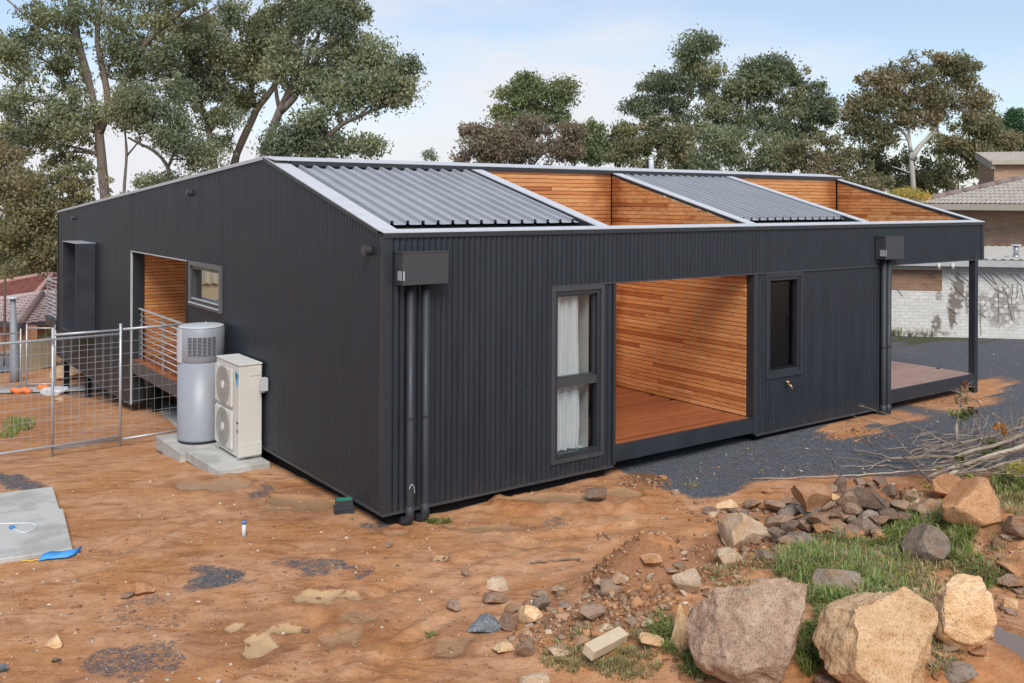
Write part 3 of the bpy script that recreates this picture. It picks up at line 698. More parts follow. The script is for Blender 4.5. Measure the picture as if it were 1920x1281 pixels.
for yy in (14.5, 16.95):
    q = MB(); q.box(.03, .15, yy - .06, yy + .06, float(hfun(.1, yy)) - .1, SK + .02); q.build('stump_post', M['void'], HOUSE)
for bx in ((.02, .14, 6.9, 7.05, -.75, 0), (.3, .45, 9.9, 10.05, -.9, 0)):
    q = MB(); q.box(*bx); q.build('stump_post', M['void'], HOUSE)
q = MB(); q.box(.3, 3, 7.0, 7.1, -.9, 0); q.build('footing', M['void'], HOUSE)
# balcony railing
rl = MB(); rl.box(.10, .14, 6.9, 10.28, 1.225, 1.25); rp = rl.build('railing', M['rail'], HOUSE)
for i in range(8):
    q = MB(); zz = .345 + i * .11; q.tube([(.12, 6.9, zz), (.12, 10.28, zz)], .011, 8); q.build('rail_bar', M['rail'], rp, True)
for yy in (7.6, 8.75, 10.2):
    q = MB(); q.box(.132, .162, yy - .02, yy + .02, .2, 1.225); q.build('baluster', M['galv'], rp)
# far balcony railing at the rear corner
rl = MB(); rl.box(-.03, .9, YE + 1.35, YE + 1.38, 1.22, 1.25); rl.box(-.07, -.03, YE + .02, YE + 1.36, 1.22, 1.25); rp2 = rl.build('railing', M['rail'], HOUSE)
for i in range(9):
    q = MB(); zz = .33 + i * .1; q.tube([(-.05, YE + .02, zz), (-.05, YE + 1.36, zz), (.9, YE + 1.36, zz)], .011, 6); q.build('rail_bar', M['rail'], rp2, True)
for yy in (YE + .25, YE + 1.34):
    q = MB(); q.box(-.03, .0, yy - .02, yy + .02, .0, 1.22); q.build('baluster', M['galv'], rp2)
q = MB(); q.box(-.06, 4, YE + .01, YE + 1.4, .0, .24); q.build('rear_deck', M['trim'], HOUSE)
# ---- projecting window box on the gable
wb = MB(); X0, Y0, Y1, Z0, Z1 = -.43, 13.34, 14.76, .39, 2.40
wb.box(X0, -.025, Y0, Y0 + .03, Z0, Z1); wb.box(X0, -.025, Y1 - .03, Y1, Z0, Z1); wb.box(X0, -.025, Y0 + .03, Y1 - .03, Z0, Z0 + .03)
wbo = wb.build('window_box', plain('box_steel', (.034, .037, .048), .4), HOUSE)
q = MB(); q.box(X0 - .008, -.025, Y0 - .008, Y1 + .008, Z1 + .001, Z1 + .012); q.build('box_cap', M['galv'], wbo)
q = MB(); q.box(-.10, -.07, Y0 + .03, Y1 - .03, Z0 + .03, Z1 - .005); q.build('pane', M['glass_dark'], wbo)
q = MB(); q.box(-.06, -.028, Y0 + .03, Y1 - .03, Z0 + .03, Z1 - .005); q.build('blind', M['void'], wbo)
# ---- windows
def frame_boxes(wp, u0, u1, z0, z1, w, n0, n1):
    mb = MB()
    for (a, b, c, d) in ((u0, u0 + w, z0, z1), (u1 - w, u1, z0, z1), (u0 + w, u1 - w, z0, z0 + w), (u0 + w, u1 - w, z1 - w, z1)):
        P = [wp(a, c, n0), wp(b, c, n0), wp(b, c, n1), wp(a, c, n1), wp(a, d, n0), wp(b, d, n0), wp(b, d, n1), wp(a, d, n1)]
        mb.hexa(P)
    return mb
def panel(wp, u0, u1, z0, z1, n0, n1):
    return MB().hexa([wp(u0, z0, n0), wp(u1, z0, n0), wp(u1, z0, n1), wp(u0, z0, n1), wp(u0, z1, n0), wp(u1, z1, n0), wp(u1, z1, n1), wp(u0, z1, n1)])
w1 = frame_boxes(wp_front, 2.285, 3.142, .165, HD - .014, .055, -.02, .034).build('window', M['alu'], HOUSE)
frame_boxes(wp_front, 2.341, 3.085, .222, HD - .07, .05, -.08, .018).build('window_frame', M['trim'], w1)
panel(wp_front, 2.392, 3.034, 1.095, 1.195, -.07, .012).build('transom', M['alu'], w1)
frame_boxes(wp_front, 2.392, 3.034, 1.196, 2.234, .022, -.085, -.03).build('sash', M['alu'], w1)
panel(wp_front, 2.414, 3.012, 1.218, 2.212, -.062, -.056).build('pane', M['glass'], w1)
panel(wp_front, 2.392, 3.034, .273, 1.094, -.05, -.044).build('pane', M['glass'], w1)
w2 = frame_boxes(wp_front, 6.31, 7.17, .78, HD - .014, .06, -.02, .034).build('window', M['trim'], HOUSE)
frame_boxes(wp_front, 6.371, 7.109, .841, HD - .075, .05, -.09, .02).build('window_frame', M['trim'], w2)
frame_boxes(wp_front, 6.422, 7.058, .892, HD - .126, .03, -.1, -.03).build('sash', M['void'], w2)
panel(wp_front, 6.452, 7.028, .922, HD - .156, -.07, -.064).build('pane', M['glass_dark'], w2)
MB().tube([(6.99, .03, 1.50), (6.99, .0, 1.51), (6.985, -.005, 1.56), (6.985, 0, 1.62), (6.99, .03, 1.63)], .009, 6).build('handle', M['void'], w2)
w3 = frame_boxes(wp_gable, 5.11, 6.67, 1.66, 2.385, .07, -.02, .05).build('window', plain('window_paint', (.10, .10, .105), .4), HOUSE)
frame_boxes(wp_gable, 5.181, 6.599, 1.731, 2.314, .055, -.09, .02).build('window_frame', M['alu'], w3)
q = MB(); q.box(-.038, -.012, 5.24, 6.54, 1.772, 1.788); q.box(-.075, -.045, 5.19, 6.6, 1.705, 1.72); q.build('sill', M['rail'], w3)
panel(wp_gable, 5.237, 6.543, 1.787, 2.258, -.06, -.054).build('pane', glass('reflective_glass', (.5, .52, .5), .55), w3)
# rooms behind the windows
def room(x0, x1, y0, y1, z0, z1, mat, skip):
    V = [(x0,y0,z0),(x1,y0,z0),(x1,y1,z0),(x0,y1,z0),(x0,y0,z1),(x1,y0,z1),(x1,y1,z1),(x0,y1,z1)]
    F = {'b': (0,1,2,3), 't': (7,6,5,4), 'f': (0,4,5,1), 'r': (1,5,6,2), 'k': (2,6,7,3), 'l': (3,7,4,0)}
    mb = MB(); mb.v = V; mb.f = [F[k] for k in F if k not in skip]; return mb.build('room_lining', mat, HOUSE)
room(.14, 3.0, .11, 6.68, .24, 3.0, M['plaster'], 'ft'); room(.14, 3.0, .11, 3.1, 2.62, 2.95, M['plaster'], 'flrkt'); room(6.16, 8.95, .11, 3.0, .24, 2.6, M['plaster'], 'f');
# curtain in the tall window
n = 60; mb = MB()
for i in range(n + 1):
    s = i / n; xx = 2.37 + .47 * s; yy = .105 + .025 * math.sin(s * 21) + .012 * math.sin(s * 47 + 1)
    for zz in (.28, .6, 1.2, 1.8, 2.26): mb.v.append((xx + (.02 * math.sin(zz * 3 + s * 5)) * s, yy + .01 * math.sin(zz * 4 + s * 9), zz))
for i in range(n):
    for j in range(4): a = i * 5 + j; mb.f.append((a, a + 5, a + 6, a + 1))
tag(mb.build('curtain', M['curtain'], None, True), 'white cloth curtain hanging inside the tall front window', 'curtain')
# ---- rain heads and downpipes
PIPE = plain('downpipe_paint', (.026, .029, .034), .55, var=.12)
def rainhead(x0, x1, z0, z1, px, lab):
    mb = MB(); mb.box(x0, x1, -.21, -.026, z0, z1); rh = mb.build('rain_head', plain('rainhead_steel', (.048, .049, .054), .5, var=.08), HOUSE)
    q = MB(); q.box(x0 - .012, x0 - .001, -.214, -.115, z0 + .05, z0 + .15); q.box(x0 - .012, x0 + .02, -.214, -.2115, z0 + .05, z0 + .15); q.build('overflow', M['galv'], rh)
    q = MB(); q.box(x0 - .006, x1 + .006, -.216, -.026, z1 + .001, z1 + .012); q.build('rim', M['alu'], rh)
    for p in px:
        zg = float(hfun(p, -.1))
        q = MB(); q.tube([(p, -.085, z0 - .001), (p, -.085, .02), (p, -.085, -.02)], .045, 16); dp = q.build('downpipe', PIPE, HOUSE, True)
        q = MB(); q.tube([(p, -.085, 1.0), (p, -.085, 1.03)], .0485, 16); q.build('joint', PIPE, dp)
        q = MB(); q.tube([(p, -.085, .06), (p, -.085, -.03), (p, -.082, -.075), (p - .008, -.065, -.105), (p - .02, -.03, -.12), (p - .03, .05, -.12)], .051, 16); q.build('elbow', PIPE, dp, True)
rainhead(.105, .68, 2.485, 2.83, (.275, .468), 'left'); rainhead(9.07, 9.60, 2.47, 2.835, (9.22, 9.36), 'right')
q = MB(); q.tube([(.245, -.13, .26), (.25, -.137, .29), (.275, -.14, .31), (.30, -.135, .27), (.315, -.12, .2)], .003, 5); q.build('cable_end', plain('white_plastic', (.75, .75, .75), .5), HOUSE)
# gable stubs and vent
for (yy, zz, r) in ((6.59, 3.50, .05), (15.45, 2.93, .05), (.306, 2.84, .055)):
    mb = MB(); mb.tube([(-.02, yy, zz), (-.09, yy, zz)], r, 16); mb.tube([(-.10, yy, zz), (-.085, yy, zz)], r * 1.15, 16); mb.tube([(-.11, yy, zz - .0), (-.101, yy, zz)], r * .7, 12); mb.build('spotlight', M['alu'], HOUSE)
vb = on_plane(1221, 318, 1, 4.2); mb = MB(); mb.tube([(vb[0], 4.2, 3.6), (vb[0], 4.2, 4.12), (vb[0], 4.2, 4.2)], [.05, .05, .05], 12); mb.tube([(vb[0], 4.2, 4.2), (vb[0], 4.2, 4.24), (vb[0], 4.2, 4.26)], [.05, .04, .015], 12); mb.build('vent_pipe', plain('vent_paint', (.6, .62, .64), .5), HOUSE, True)
# brass tap
BR = plain('brass', (.6, .42, .2), .35, .5, .8)
mb = MB(); mb.tube([(6.78, -.02, .665), (6.78, -.09, .665), (6.79, -.115, .65), (6.80, -.13, .60)], .014, 8); mb.tube([(6.78, -.07, .665), (6.78, -.07, .71)], .011, 8); mb.tube([(6.735, -.07, .712), (6.825, -.07, .712)], .009, 8); mb.build('tap', BR, HOUSE, True)

# ================================================================== SERVICES BESIDE THE GABLE WALL
def pad(pts, z, th, label):
    mb = MB(); n = len(pts); mb.prism([(p[0], p[1], z - th) for p in pts], (0, 0, th))
    bmx = bmesh.new(); me = bpy.data.meshes.new('concrete_pad'); me.from_pydata(mb.v, [], mb.f); bmx.from_mesh(me); bmesh.ops.recalc_face_normals(bmx, faces=bmx.faces)
    bmesh.ops.bevel(bmx, geom=list(bmx.edges), offset=.008, segments=1, affect='EDGES'); bmx.to_mesh(me); bmx.free(); me.materials.append(M['conc'])
    return tag(link('concrete_pad', me), label, 'concrete pad')
pad([(-.75, 3.10), (-.045, 3.10), (-.045, 4.33), (-.80, 4.33)], -.13, .14, 'grey concrete pad under the cream air conditioner')
pad([(-.86, 4.335), (-.045, 4.335), (-.045, 5.55), (-.86, 5.55)], -.16, .2, 'grey concrete pad under the tall water heater')
cq = [pick(u, v) for u, v in ((345, 815), (395, 812), (312, 752), (280, 757))]; mb = MB(); mb.hexa([tuple(p - np.array([0, 0, .12])) for p in cq] + [tuple(p + np.array([0, 0, .025])) for p in cq])
tag(mb.build('concrete_pad', M['conc']), 'concrete strip running along the ground under the gable balcony', 'concrete pad')
s1 = [pick(u, v) for u, v in ((-60, 932), (100, 914), (116, 956), (-60, 978))]; zs1 = max(p[2] for p in s1) + .05
pad([tuple(on_plane(u, v, 2, zs1)[:2]) for u, v in ((-60, 932), (99, 912), (113, 957), (-60, 972))], zs1, .16, 'pale concrete slab at the left edge, the farther of two')
s2 = [pick(u, v) for u, v in ((-60, 965), (120, 952), (137, 1035), (-60, 1060))]; zs2 = zs1 + .03
s2p = [on_plane(u, v, 2, zs2) for u, v in ((-60, 967), (118, 953), (137, 1029), (-60, 1057))]
pad([tuple(p[:2]) for p in s2p], zs2, .18, 'pale concrete slab at the left edge, the nearer one with a cable on it')

# heat pump water heater
HX, HY, HZ0, HZ1 = -.39, 4.93, -.16, 1.52
GREY = plain('heater_grey', (.27, .285, .31), .45, .5, var=.05); GREYL = plain('heater_panel', (.52, .535, .55), .45, var=.04); DARK = plain('grille_dark', (.03, .032, .036), .6)
t_ = thing('water_heater', 'tall grey rounded heat pump water heater with a dark grille', 'water heater', (HX, HY, HZ0))
def ring(z, r, n=48, tilt=0.0): return [(HX + r * math.cos(2*math.pi*i/n), HY + r * 1.0 * math.sin(2*math.pi*i/n), z + tilt * math.sin(2*math.pi*i/n + 0.6)) for i in range(n)]
def lathe(rings, cap=True):
    mb = MB(); n = len(rings[0])
    for r in rings: mb.v += r
    for k in range(len(rings) - 1):
        for i in range(n): a = k*n + i; b = k*n + (i+1) % n; mb.f.append((a, b, b + n, a + n))
    if cap: mb.f += [tuple(range(n))[::-1], tuple(range((len(rings)-1)*n, len(rings)*n))]
    return mb
R_ = .33
lathe([ring(HZ0 + .0, R_ - .02), ring(HZ0 + .04, R_ - .015)]).build('base', DARK, t_, True)
b_ = lathe([ring(HZ0 + .04, R_), ring(HZ0 + .06, R_ + .004), ring(HZ0 + .08, R_), ring(HZ1 - .50, R_)]); b_.build('tank', GREY, t_, True)
lathe([ring(HZ1 - .497, R_ - .006), ring(HZ1 - .485, R_ + .003), ring(HZ1 - .02, R_ + .003), ring(HZ1, R_ - .012)]).build('fan_housing', GREY, t_, True)
lathe([ring(HZ1 + .0005, R_ - .004), ring(HZ1 + .012, R_ - .008), ring(HZ1 + .02, R_ - .03)]).build('lid', GREYL, t_, True)
def arc_panel(a0, a1, z0, z1, r0, r1, n=12):
    mb = MB()
    for i in range(n + 1):
        a = a0 + (a1 - a0) * i / n
        for r in (r0, r1):
            for z in (z0, z1): mb.v.append((HX + r*math.cos(a), HY + r*math.sin(a), z))
    for i in range(n):
        k = 4 * i; mb.f += [(k+2, k+6, k+7, k+3), (k, k+1, k+5, k+4), (k+1, k+3, k+7, k+5), (k, k+4, k+6, k+2)]
    mb.f += [(0, 2, 3, 1), (4*n, 4*n+1, 4*n+3, 4*n+2)]; return mb
view = math.atan2(CAM[1] - HY, CAM[0] - HX)
arc_panel(view - 1.62, view - .93, HZ1 - .50, HZ1 - .015, R_ - .01, R_ + .012).build('control_panel', GREYL, t_)
gr = arc_panel(view - .58, view + .66, HZ1 - .40, HZ1 - .13, R_ - .02, R_ + .006, 16).build('grille', DARK, t_)
for i in range(7):
    a = view - .58 + 1.24 * (i) / 6; arc_panel(a - .016, a + .016, HZ1 - .40, HZ1 - .13, R_, R_ + .012, 1).build('grille_bar', GREY, gr)
for i in range(13):
    z = HZ1 - .395 + i * .0205; arc_panel(view - .58, view + .66, z, z + .006, R_, R_ + .010, 16).build('louvre', GREY, gr)
MB().tube([(HX + .1, HY + .1, HZ1 + .015), (HX + .1, HY + .1, HZ1 + .05)], .012, 8).build('valve', M['galv'], t_)
MB().tube([(HX + .15, HY - .28, HZ0 + 1.0), (HX + .36, HY - .1, HZ0 + 1.0)], .015, 8).build('pipe', M['galv'], t_)

# outdoor air conditioning unit: two fans on the face turned away from the wall
AX0, AX1, AY0, AY1, AZ0, AZ1 = -.38, -.06, 3.37, 4.28, -.10, 1.16
CREAM = plain('unit_cream', (.60, .58, .52), .45, .5, var=.04); CREAM2 = plain('unit_cream_lid', (.66, .64, .58), .45, var=.04)
t_ = thing('air_conditioner', 'cream twin fan outdoor air conditioning unit standing on a concrete pad', 'air conditioner', (-.36, 3.9, -.13))
def bevbox(name, b, mat, parent, off=.012, seg=2):
    bm = bmesh.new(); me = bpy.data.meshes.new(name); mb = MB().box(*b); me.from_pydata(mb.v, [], mb.f); bm.from_mesh(me)
    bmesh.ops.bevel(bm, geom=list(bm.edges), offset=off, segments=seg, affect='EDGES'); bm.to_mesh(me); bm.free(); me.materials.append(mat); return link(name, me, parent)
bevbox('casing', (AX0, AX1, AY0, AY1, AZ0, AZ1 - .012), CREAM, t_)
bevbox('top_cover', (AX0 - .008, AX1 + .004, AY0 - .006, AY1 + .006, AZ1 - .011, AZ1 + .012), CREAM2, t_, .006)
bevbox('pipe_cover', (AX0 + .02, AX1 - .004, AY0 - .008, AY0 - .0005, AZ0 + .02, AZ0 + .20), CREAM, t_, .003, 1)
bevbox('handle_panel', (AX0 + .14, AX1 - .01, AY0 - .006, AY0 - .0005, AZ1 - .16, AZ1 - .03), CREAM, t_, .003, 1)
for sx in (AX0 + .05, AX1 - .05):
    for sy in (AY0 + .08, AY1 - .08):
        bevbox('foot', (sx - .06, sx + .06, sy - .03, sy + .03, -.13, AZ0 + .002), M['galv'], t_, .004, 1)
for zc2 in (.24, .82):
    g = bevbox('fan_guard', (AX0 - .035, AX0 - .0005, AY0 + .2, AY1 - .02, zc2 - .27, zc2 + .27), CREAM, t_, .02, 2)
    cy = (AY0 + .2 + AY1 - .02) / 2
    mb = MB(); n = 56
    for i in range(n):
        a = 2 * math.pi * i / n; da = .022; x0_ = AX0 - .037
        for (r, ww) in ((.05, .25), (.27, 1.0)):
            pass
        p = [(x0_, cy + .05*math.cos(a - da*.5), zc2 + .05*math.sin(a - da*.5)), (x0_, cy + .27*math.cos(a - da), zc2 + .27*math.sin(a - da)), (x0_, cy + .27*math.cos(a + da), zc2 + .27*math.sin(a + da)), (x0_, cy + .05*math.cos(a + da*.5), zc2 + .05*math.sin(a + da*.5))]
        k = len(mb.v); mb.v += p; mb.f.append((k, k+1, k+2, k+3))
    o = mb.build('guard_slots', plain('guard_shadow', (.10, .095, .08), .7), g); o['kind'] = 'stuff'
    mb = MB(); mb.tube([(AX0 - .036, cy, zc2), (AX0 - .045, cy, zc2)], .055, 20); mb.build('hub', CREAM2, g)
BLU = plain('logo_blue', (.07, .42, .72), .5); BLK = plain('logo_black', (.015, .02, .03), .5)
def face_poly(pts, mat, name):   # printed mark on the fan side corner strip
    mb = MB(); mb.prism([(AX0 - .0015, p[0], p[1]) for p in pts], (-.001, 0, 0)); mb.build(name, mat, t_)
face_poly([(AY0 + .012, 1.03), (AY0 + .17, 1.07), (AY0 + .12, .90), (AY0 + .085, .84)], BLU, 'logo_triangle')
mb = MB(); mb.prism([(AX0 - .004, AY0 + .06, 1.02), (AX0 - .004, AY0 + .13, 1.035), (AX0 - .004, AY0 + .095, .94)], (-.001, 0, 0)); mb.build('logo_wedge', BLK, t_)
face_poly([(AY0 + .03, .36), (AY0 + .10, .36), (AY0 + .10, .385), (AY0 + .03, .385)], BLK, 'label_print')
face_poly([(AY0 + .03, .24), (AY0 + .09, .24), (AY0 + .09, .29), (AY0 + .03, .29)], plain('label_grey', (.3, .22, .2), .6), 'label_print')
bx = thing('isolator_box', 'small grey electrical isolator box on the gable wall beside the air conditioner', 'switch box', (-.05, 3.27, .8))
bevbox('box', (-.12, -.03, 3.22, 3.31, .80, .98), plain('isolator_grey', (.5, .51, .52), .5), bx, .008)
MB().tube([(-.05, 3.29, .80), (-.05, 3.30, .78), (-.07, 3.40, .76)], .012, 8).build('conduit', M['galv'], bx, True)

# valve boxes
def valve(x0, y0, rz, label):
    z0 = float(hfun(x0, y0)) - .03
    t_ = thing('valve_box', label, 'valve box', (x0, y0, z0)); t_.rotation_euler = (0, 0, rz)
    def tb(name, w0, w1, d0, d1, za, zb, mat):
        mb = MB(); mb.hexa([(-w0, -d0, za), (w0, -d0, za), (w0, d0, za), (-w0, d0, za), (-w1, -d1, zb), (w1, -d1, zb), (w1, d1, zb), (-w1, d1, zb)])
        me = bpy.data.meshes.new(name); me.from_pydata(mb.v, [], mb.f); me.materials.append(mat); o = bpy.data.objects.new(name, me); COL.objects.link(o); o.parent = t_; return o
    blk = M['trim']
    tb('lower_body', .11, .105, .075, .07, 0, .085, blk); tb('rim', .115, .115, .08, .08, .086, .097, M['alu']); tb('upper_body', .10, .09, .066, .058, .098, .17, blk)
    tb('lid_frame', .095, .095, .062, .062, .171, .18, M['alu']); tb('lid', .085, .085, .052, .052, .1805, .186, plain('green_plastic', (.03, .22, .14), .5))
valve(-.13, .70, math.radians(-20), 'black valve box with a green lid near the house corner')
vp = pick(1591, 782); valve(vp[0], vp[1] + .05, math.radians(10), 'dark green valve box beside the right downpipes')
# standpipe
p = pick(457, 1006); t_ = thing('standpipe', 'white plastic standpipe with a blue cap sticking out of the clay', 'pipe', tuple(p))
MB().tube([(p[0], p[1], p[2] - .03), (p[0] + .003, p[1], p[2] + .13)], .022, 12).build('pipe', plain('pvc_white', (.62, .62, .6), .5), t_, True)
MB().tube([(p[0] + .003, p[1], p[2] + .131), (p[0] + .004, p[1], p[2] + .165)], .025, 12).build('cap', plain('cap_blue', (.08, .2, .4), .5), t_, True)
# cable loop on the slab, strap and rope beside it
cpt = [on_plane(u, v, 2, zs2 + .008) for u, v in ((-20, 982), (10, 982), (40, 981), (60, 981), (69, 985), (66, 991), (55, 996), (45, 999), (36, 997), (28, 993), (24, 990))]
t_ = thing('cable', 'thin white cable with a blue plug lying on the left concrete slab', 'cable', tuple(cpt[4]))
MB().tube(cpt, .006, 6).build('cord', plain('cord_white', (.7, .72, .75), .5), t_, True)
e = cpt[-1]; bevbox('plug', (e[0] - .035, e[0] + .02, e[1] - .02, e[1] + .02, zs2 + .002, zs2 + .035), plain('plug_blue', (.06, .25, .55), .45), t_, .006)
st = [pick(u, v) + np.array([0, 0, .02]) for u, v in ((76, 1052), (90, 1049), (110, 1047), (128, 1046), (140, 1042), (152, 1037))]
mb = MB()
for i, q in enumerate(st):
    wv = .045 if i < 5 else .03; mb.v += [tuple(q - FV * wv), tuple(q + FV * wv + np.array([0, 0, .035 + .01 * (i % 2)]))]
for i in range(len(st) - 1): mb.f.append((2*i, 2*i+2, 2*i+3, 2*i+1))
o = mb.build('strap', plain('strap_blue', (.05, .28, .62), .5), None, True); o.modifiers.new('s', 'SOLIDIFY').thickness = .006
tag(o, 'flat blue plastic strap lying against the near slab', 'strap')
MB().tube([pick(u, v) + np.array([0, 0, .012]) for u, v in ((40, 1055), (52, 1053), (58, 1055), (66, 1052), (76, 1052))], .008, 6).build('rope', plain('rope_yellow', (.65, .42, .06), .7), None, True)
tag(bpy.data.objects['rope'], 'short yellow rope end beside the blue strap', 'rope')

# ================================================================== TEMPORARY FENCE
WIRE = plain('fence_wire', (.5, .52, .53), .4, .5, .6)
def fence_panel(a, b, ztop_, zbot, label, posts=(True, True), over=.08, grp='temporary mesh fence panels', dv=.11, dh=.19):
    a, b = np.array(a, float), np.array(b, float); L = np.linalg.norm(b - a); d = (b - a) / L
    za, zb_ = float(hfun(*a)), float(hfun(*b))
    t_ = thing('fence_panel', label, 'fence panel', (a[0], a[1], za), grp)
    P = lambda s, z: (a[0] + d[0]*s, a[1] + d[1]*s, z)
    for on, s, zg in ((posts[0], .02, za), (posts[1], L - .02, zb_)):
        if on: MB().tube([P(s, zg - .05), P(s, ztop_ + over)], .021, 10).build('post', M['galv'], t_, True)
    for z in (zbot, ztop_): MB().tube([P(0.02, z), P(L - .02, z)], .019, 10).build('rail', M['galv'], t_, True)
    mb = MB(); n = int((L - .06) / dv)
    for i in range(1, n): s = .03 + (L - .06) * i / n; mb.tube([P(s, zbot), P(s, ztop_)], .0022, 3, False)
    k = int((ztop_ - zbot) / dh)
    for i in range(1, k): z = zbot + (ztop_ - zbot) * i / k; mb.tube([P(.02, z), P(L - .02, z)], .0032, 3, False)
    mb.build('wire_mesh', WIRE, t_)['kind'] = 'stuff'
fence_panel((-1.10, 6.62), (-.06, 6.70), 1.335, -.40, 'mesh fence panel running behind the water heater to the house wall', (False, False))
fence_panel((-2.12, 6.58), (-1.10, 6.60), 1.33, -.40, 'narrow mesh fence gate panel with tall posts', (True, True), .10)
fence_panel((-4.7, 6.40), (-1.14, 6.56), 1.27, -.34, 'long mesh fence panel leaving the photograph on the left', (False, False))
q0, q1, q2 = pick(-60, 742), pick(40, 731), pick(105, 727)
fence_panel(q0[:2], q1[:2], float(at_depth(40, 624, (q1 - CAM) @ FV)[2]), q1[2] + .1, 'far mesh fence panel left of the grey lamp post', (True, True), .1, dv=.2, dh=.4)
fence_panel(q1[:2] + .12, q2[:2], float(at_depth(60, 617, (q1 - CAM) @ FV)[2]), q1[2] + .12, 'far mesh fence panel behind the house corner', (True, True), .1, dv=.2, dh=.4)

# ================================================================== NEIGHBOURS ON THE RIGHT
def brickmat(name, c1, c2, mortar, bw=.23, bh=.086, rough=.85, axis=None, stain=None):
    t = NT(name, rough, .25); uv = t.attr('wallco', 'Vector')
    br = t.n.new('ShaderNodeTexBrick'); t.l.new(uv, br.inputs['Vector']); br.inputs['Color1'].default_value = (*c1, 1); br.inputs['Color2'].default_value = (*c2, 1); br.inputs['Mortar'].default_value = (*mortar, 1)
    br.inputs['Scale'].default_value = 1.0; br.inputs['Brick Width'].default_value = bw; br.inputs['Row Height'].default_value = bh; br.inputs['Mortar Size'].default_value = .006; br.inputs['Mortar Smooth'].default_value = .3; br.inputs['Bias'].default_value = 0
    n = t.noise(uv, 9, 4); n2 = t.noise(uv, 1.3, 5)
    col = t.mix(t.maprange(n, .35, .7, 0, .35), br.outputs[0], t.mix(1.0, br.outputs[0], (.7, .66, .6), 'MULTIPLY'))
    if stain: col = stain(t, uv, col, n, n2)
    t.set('Base Color', col); t.bump(t.math('SUBTRACT', 1.0, br.outputs['Fac']), .4, .01); return t.m
def wallco(o, origin, dirv):
    me = o.data; V = np.array([v.co for v in me.vertices]); s = (V - origin) @ dirv
    a = me.attributes.new('wallco', 'FLOAT_VECTOR', 'POINT'); a.data.foreach_set('vector', np.stack([s, V[:, 2], np.zeros(len(s))], 1).astype(np.float32).ravel())
WA, WB = pick(1560, 628), pick(2050, 639); WD = (WB - WA); WD[2] = 0; WLn = np.linalg.norm(WD); WD = WD / WLn; WN = np.array([WD[1], -WD[0], 0])
if WN @ (CAM - WA) < 0: WN = -WN
def at_wall(u, v, off=0.0):      # point of the wall plane seen at a pixel
    r = ray(u, v); t_ = ((WA + WN * off - CAM) @ WN) / (r @ WN); return CAM + r * t_
def wpt(s, z, off=0.0): p = WA + WD * s + WN * off; return (p[0], p[1], z)
zwt = at_wall(1800, 507)[2]
def sw(u): return float((at_wall(u, 560) - WA) @ WD)
ZW0 = float(min(WA[2], WB[2])) - .1
def vine_stain(t, uv, col, n, n2):
    s = t.n.new('ShaderNodeSeparateXYZ'); t.l.new(uv, s.inputs[0]); f = None
    for (u, v, ru, rv, k) in ((1797, 550, 14, 46, .9), (1785, 575, 9, 50, 1), (1815, 560, 8, 40, .7), (1755, 606, 12, 22, .8), (1880, 575, 50, 55, .62), (1840, 575, 16, 40, .6), (1760, 555, 8, 14, .6), (1900, 600, 60, 30, .3), (1740, 625, 60, 8, .6)):
        c = at_wall(u, v); kx = ((c - CAM) @ FV) / FPX; cs = float((c - WA) @ WD)
        dx = t.math('DIVIDE', t.math('SUBTRACT', s.outputs[0], cs), ru * kx); dz = t.math('DIVIDE', t.math('SUBTRACT', s.outputs[1], float(c[2])), rv * kx)
        d = t.math('ADD', t.math('MULTIPLY', dx, dx), t.math('MULTIPLY', dz, dz)); g = t.math('MULTIPLY', t.maprange(d, .1, 1.3, 1, 0), k); f = g if f is None else t.math('MAXIMUM', f, g)
    lacy = t.maprange(t.voro(uv, 7, 'Distance'), .25, .55); fine = t.noise(uv, 14, 5, .7)
    f = t.maprange(t.math('ADD', t.math('MULTIPLY', f, .75), t.math('MULTIPLY', t.math('SUBTRACT', t.math('ADD', t.math('MULTIPLY', fine, .7), t.math('MULTIPLY', lacy, .3)), .5), .9)), .3, .75)
    col = t.mix(t.math('MULTIPLY', f, .85), col, (.12, .088, .062))
    return t.mix(t.math('MULTIPLY', t.maprange(n2, .45, .72), .25), col, (.42, .38, .3))
WH = thing('painted_brick_wall', 'long low white painted brick wall stained by dead vines, beyond the gravel', 'wall', tuple(WA))
mb = MB(); mb.prism([wpt(0, ZW0), wpt(WLn, ZW0), wpt(WLn, zwt), wpt(0, zwt)], tuple(-WN * .23))
o = mb.build('wall', brickmat('white_painted_brick', (.70, .69, .65), (.62, .61, .57), (.50, .49, .45), stain=vine_stain), WH); wallco(o, WA, WD)
sA, sB = 0.0, sw(1766); zA = at_wall(1720, 545)[2]
mb = MB(); mb.prism([wpt(sA, zA, .006), wpt(sB, zA, .006), wpt(sB, zwt - .01, .006), wpt(sA, zwt - .01, .006)], tuple(-WN * .01))
o = mb.build('brick_panel', brickmat('bare_brown_brick', (.26, .145, .085), (.34, .205, .13), (.30, .25, .2)), WH); wallco(o, WA, WD)
mb = MB()
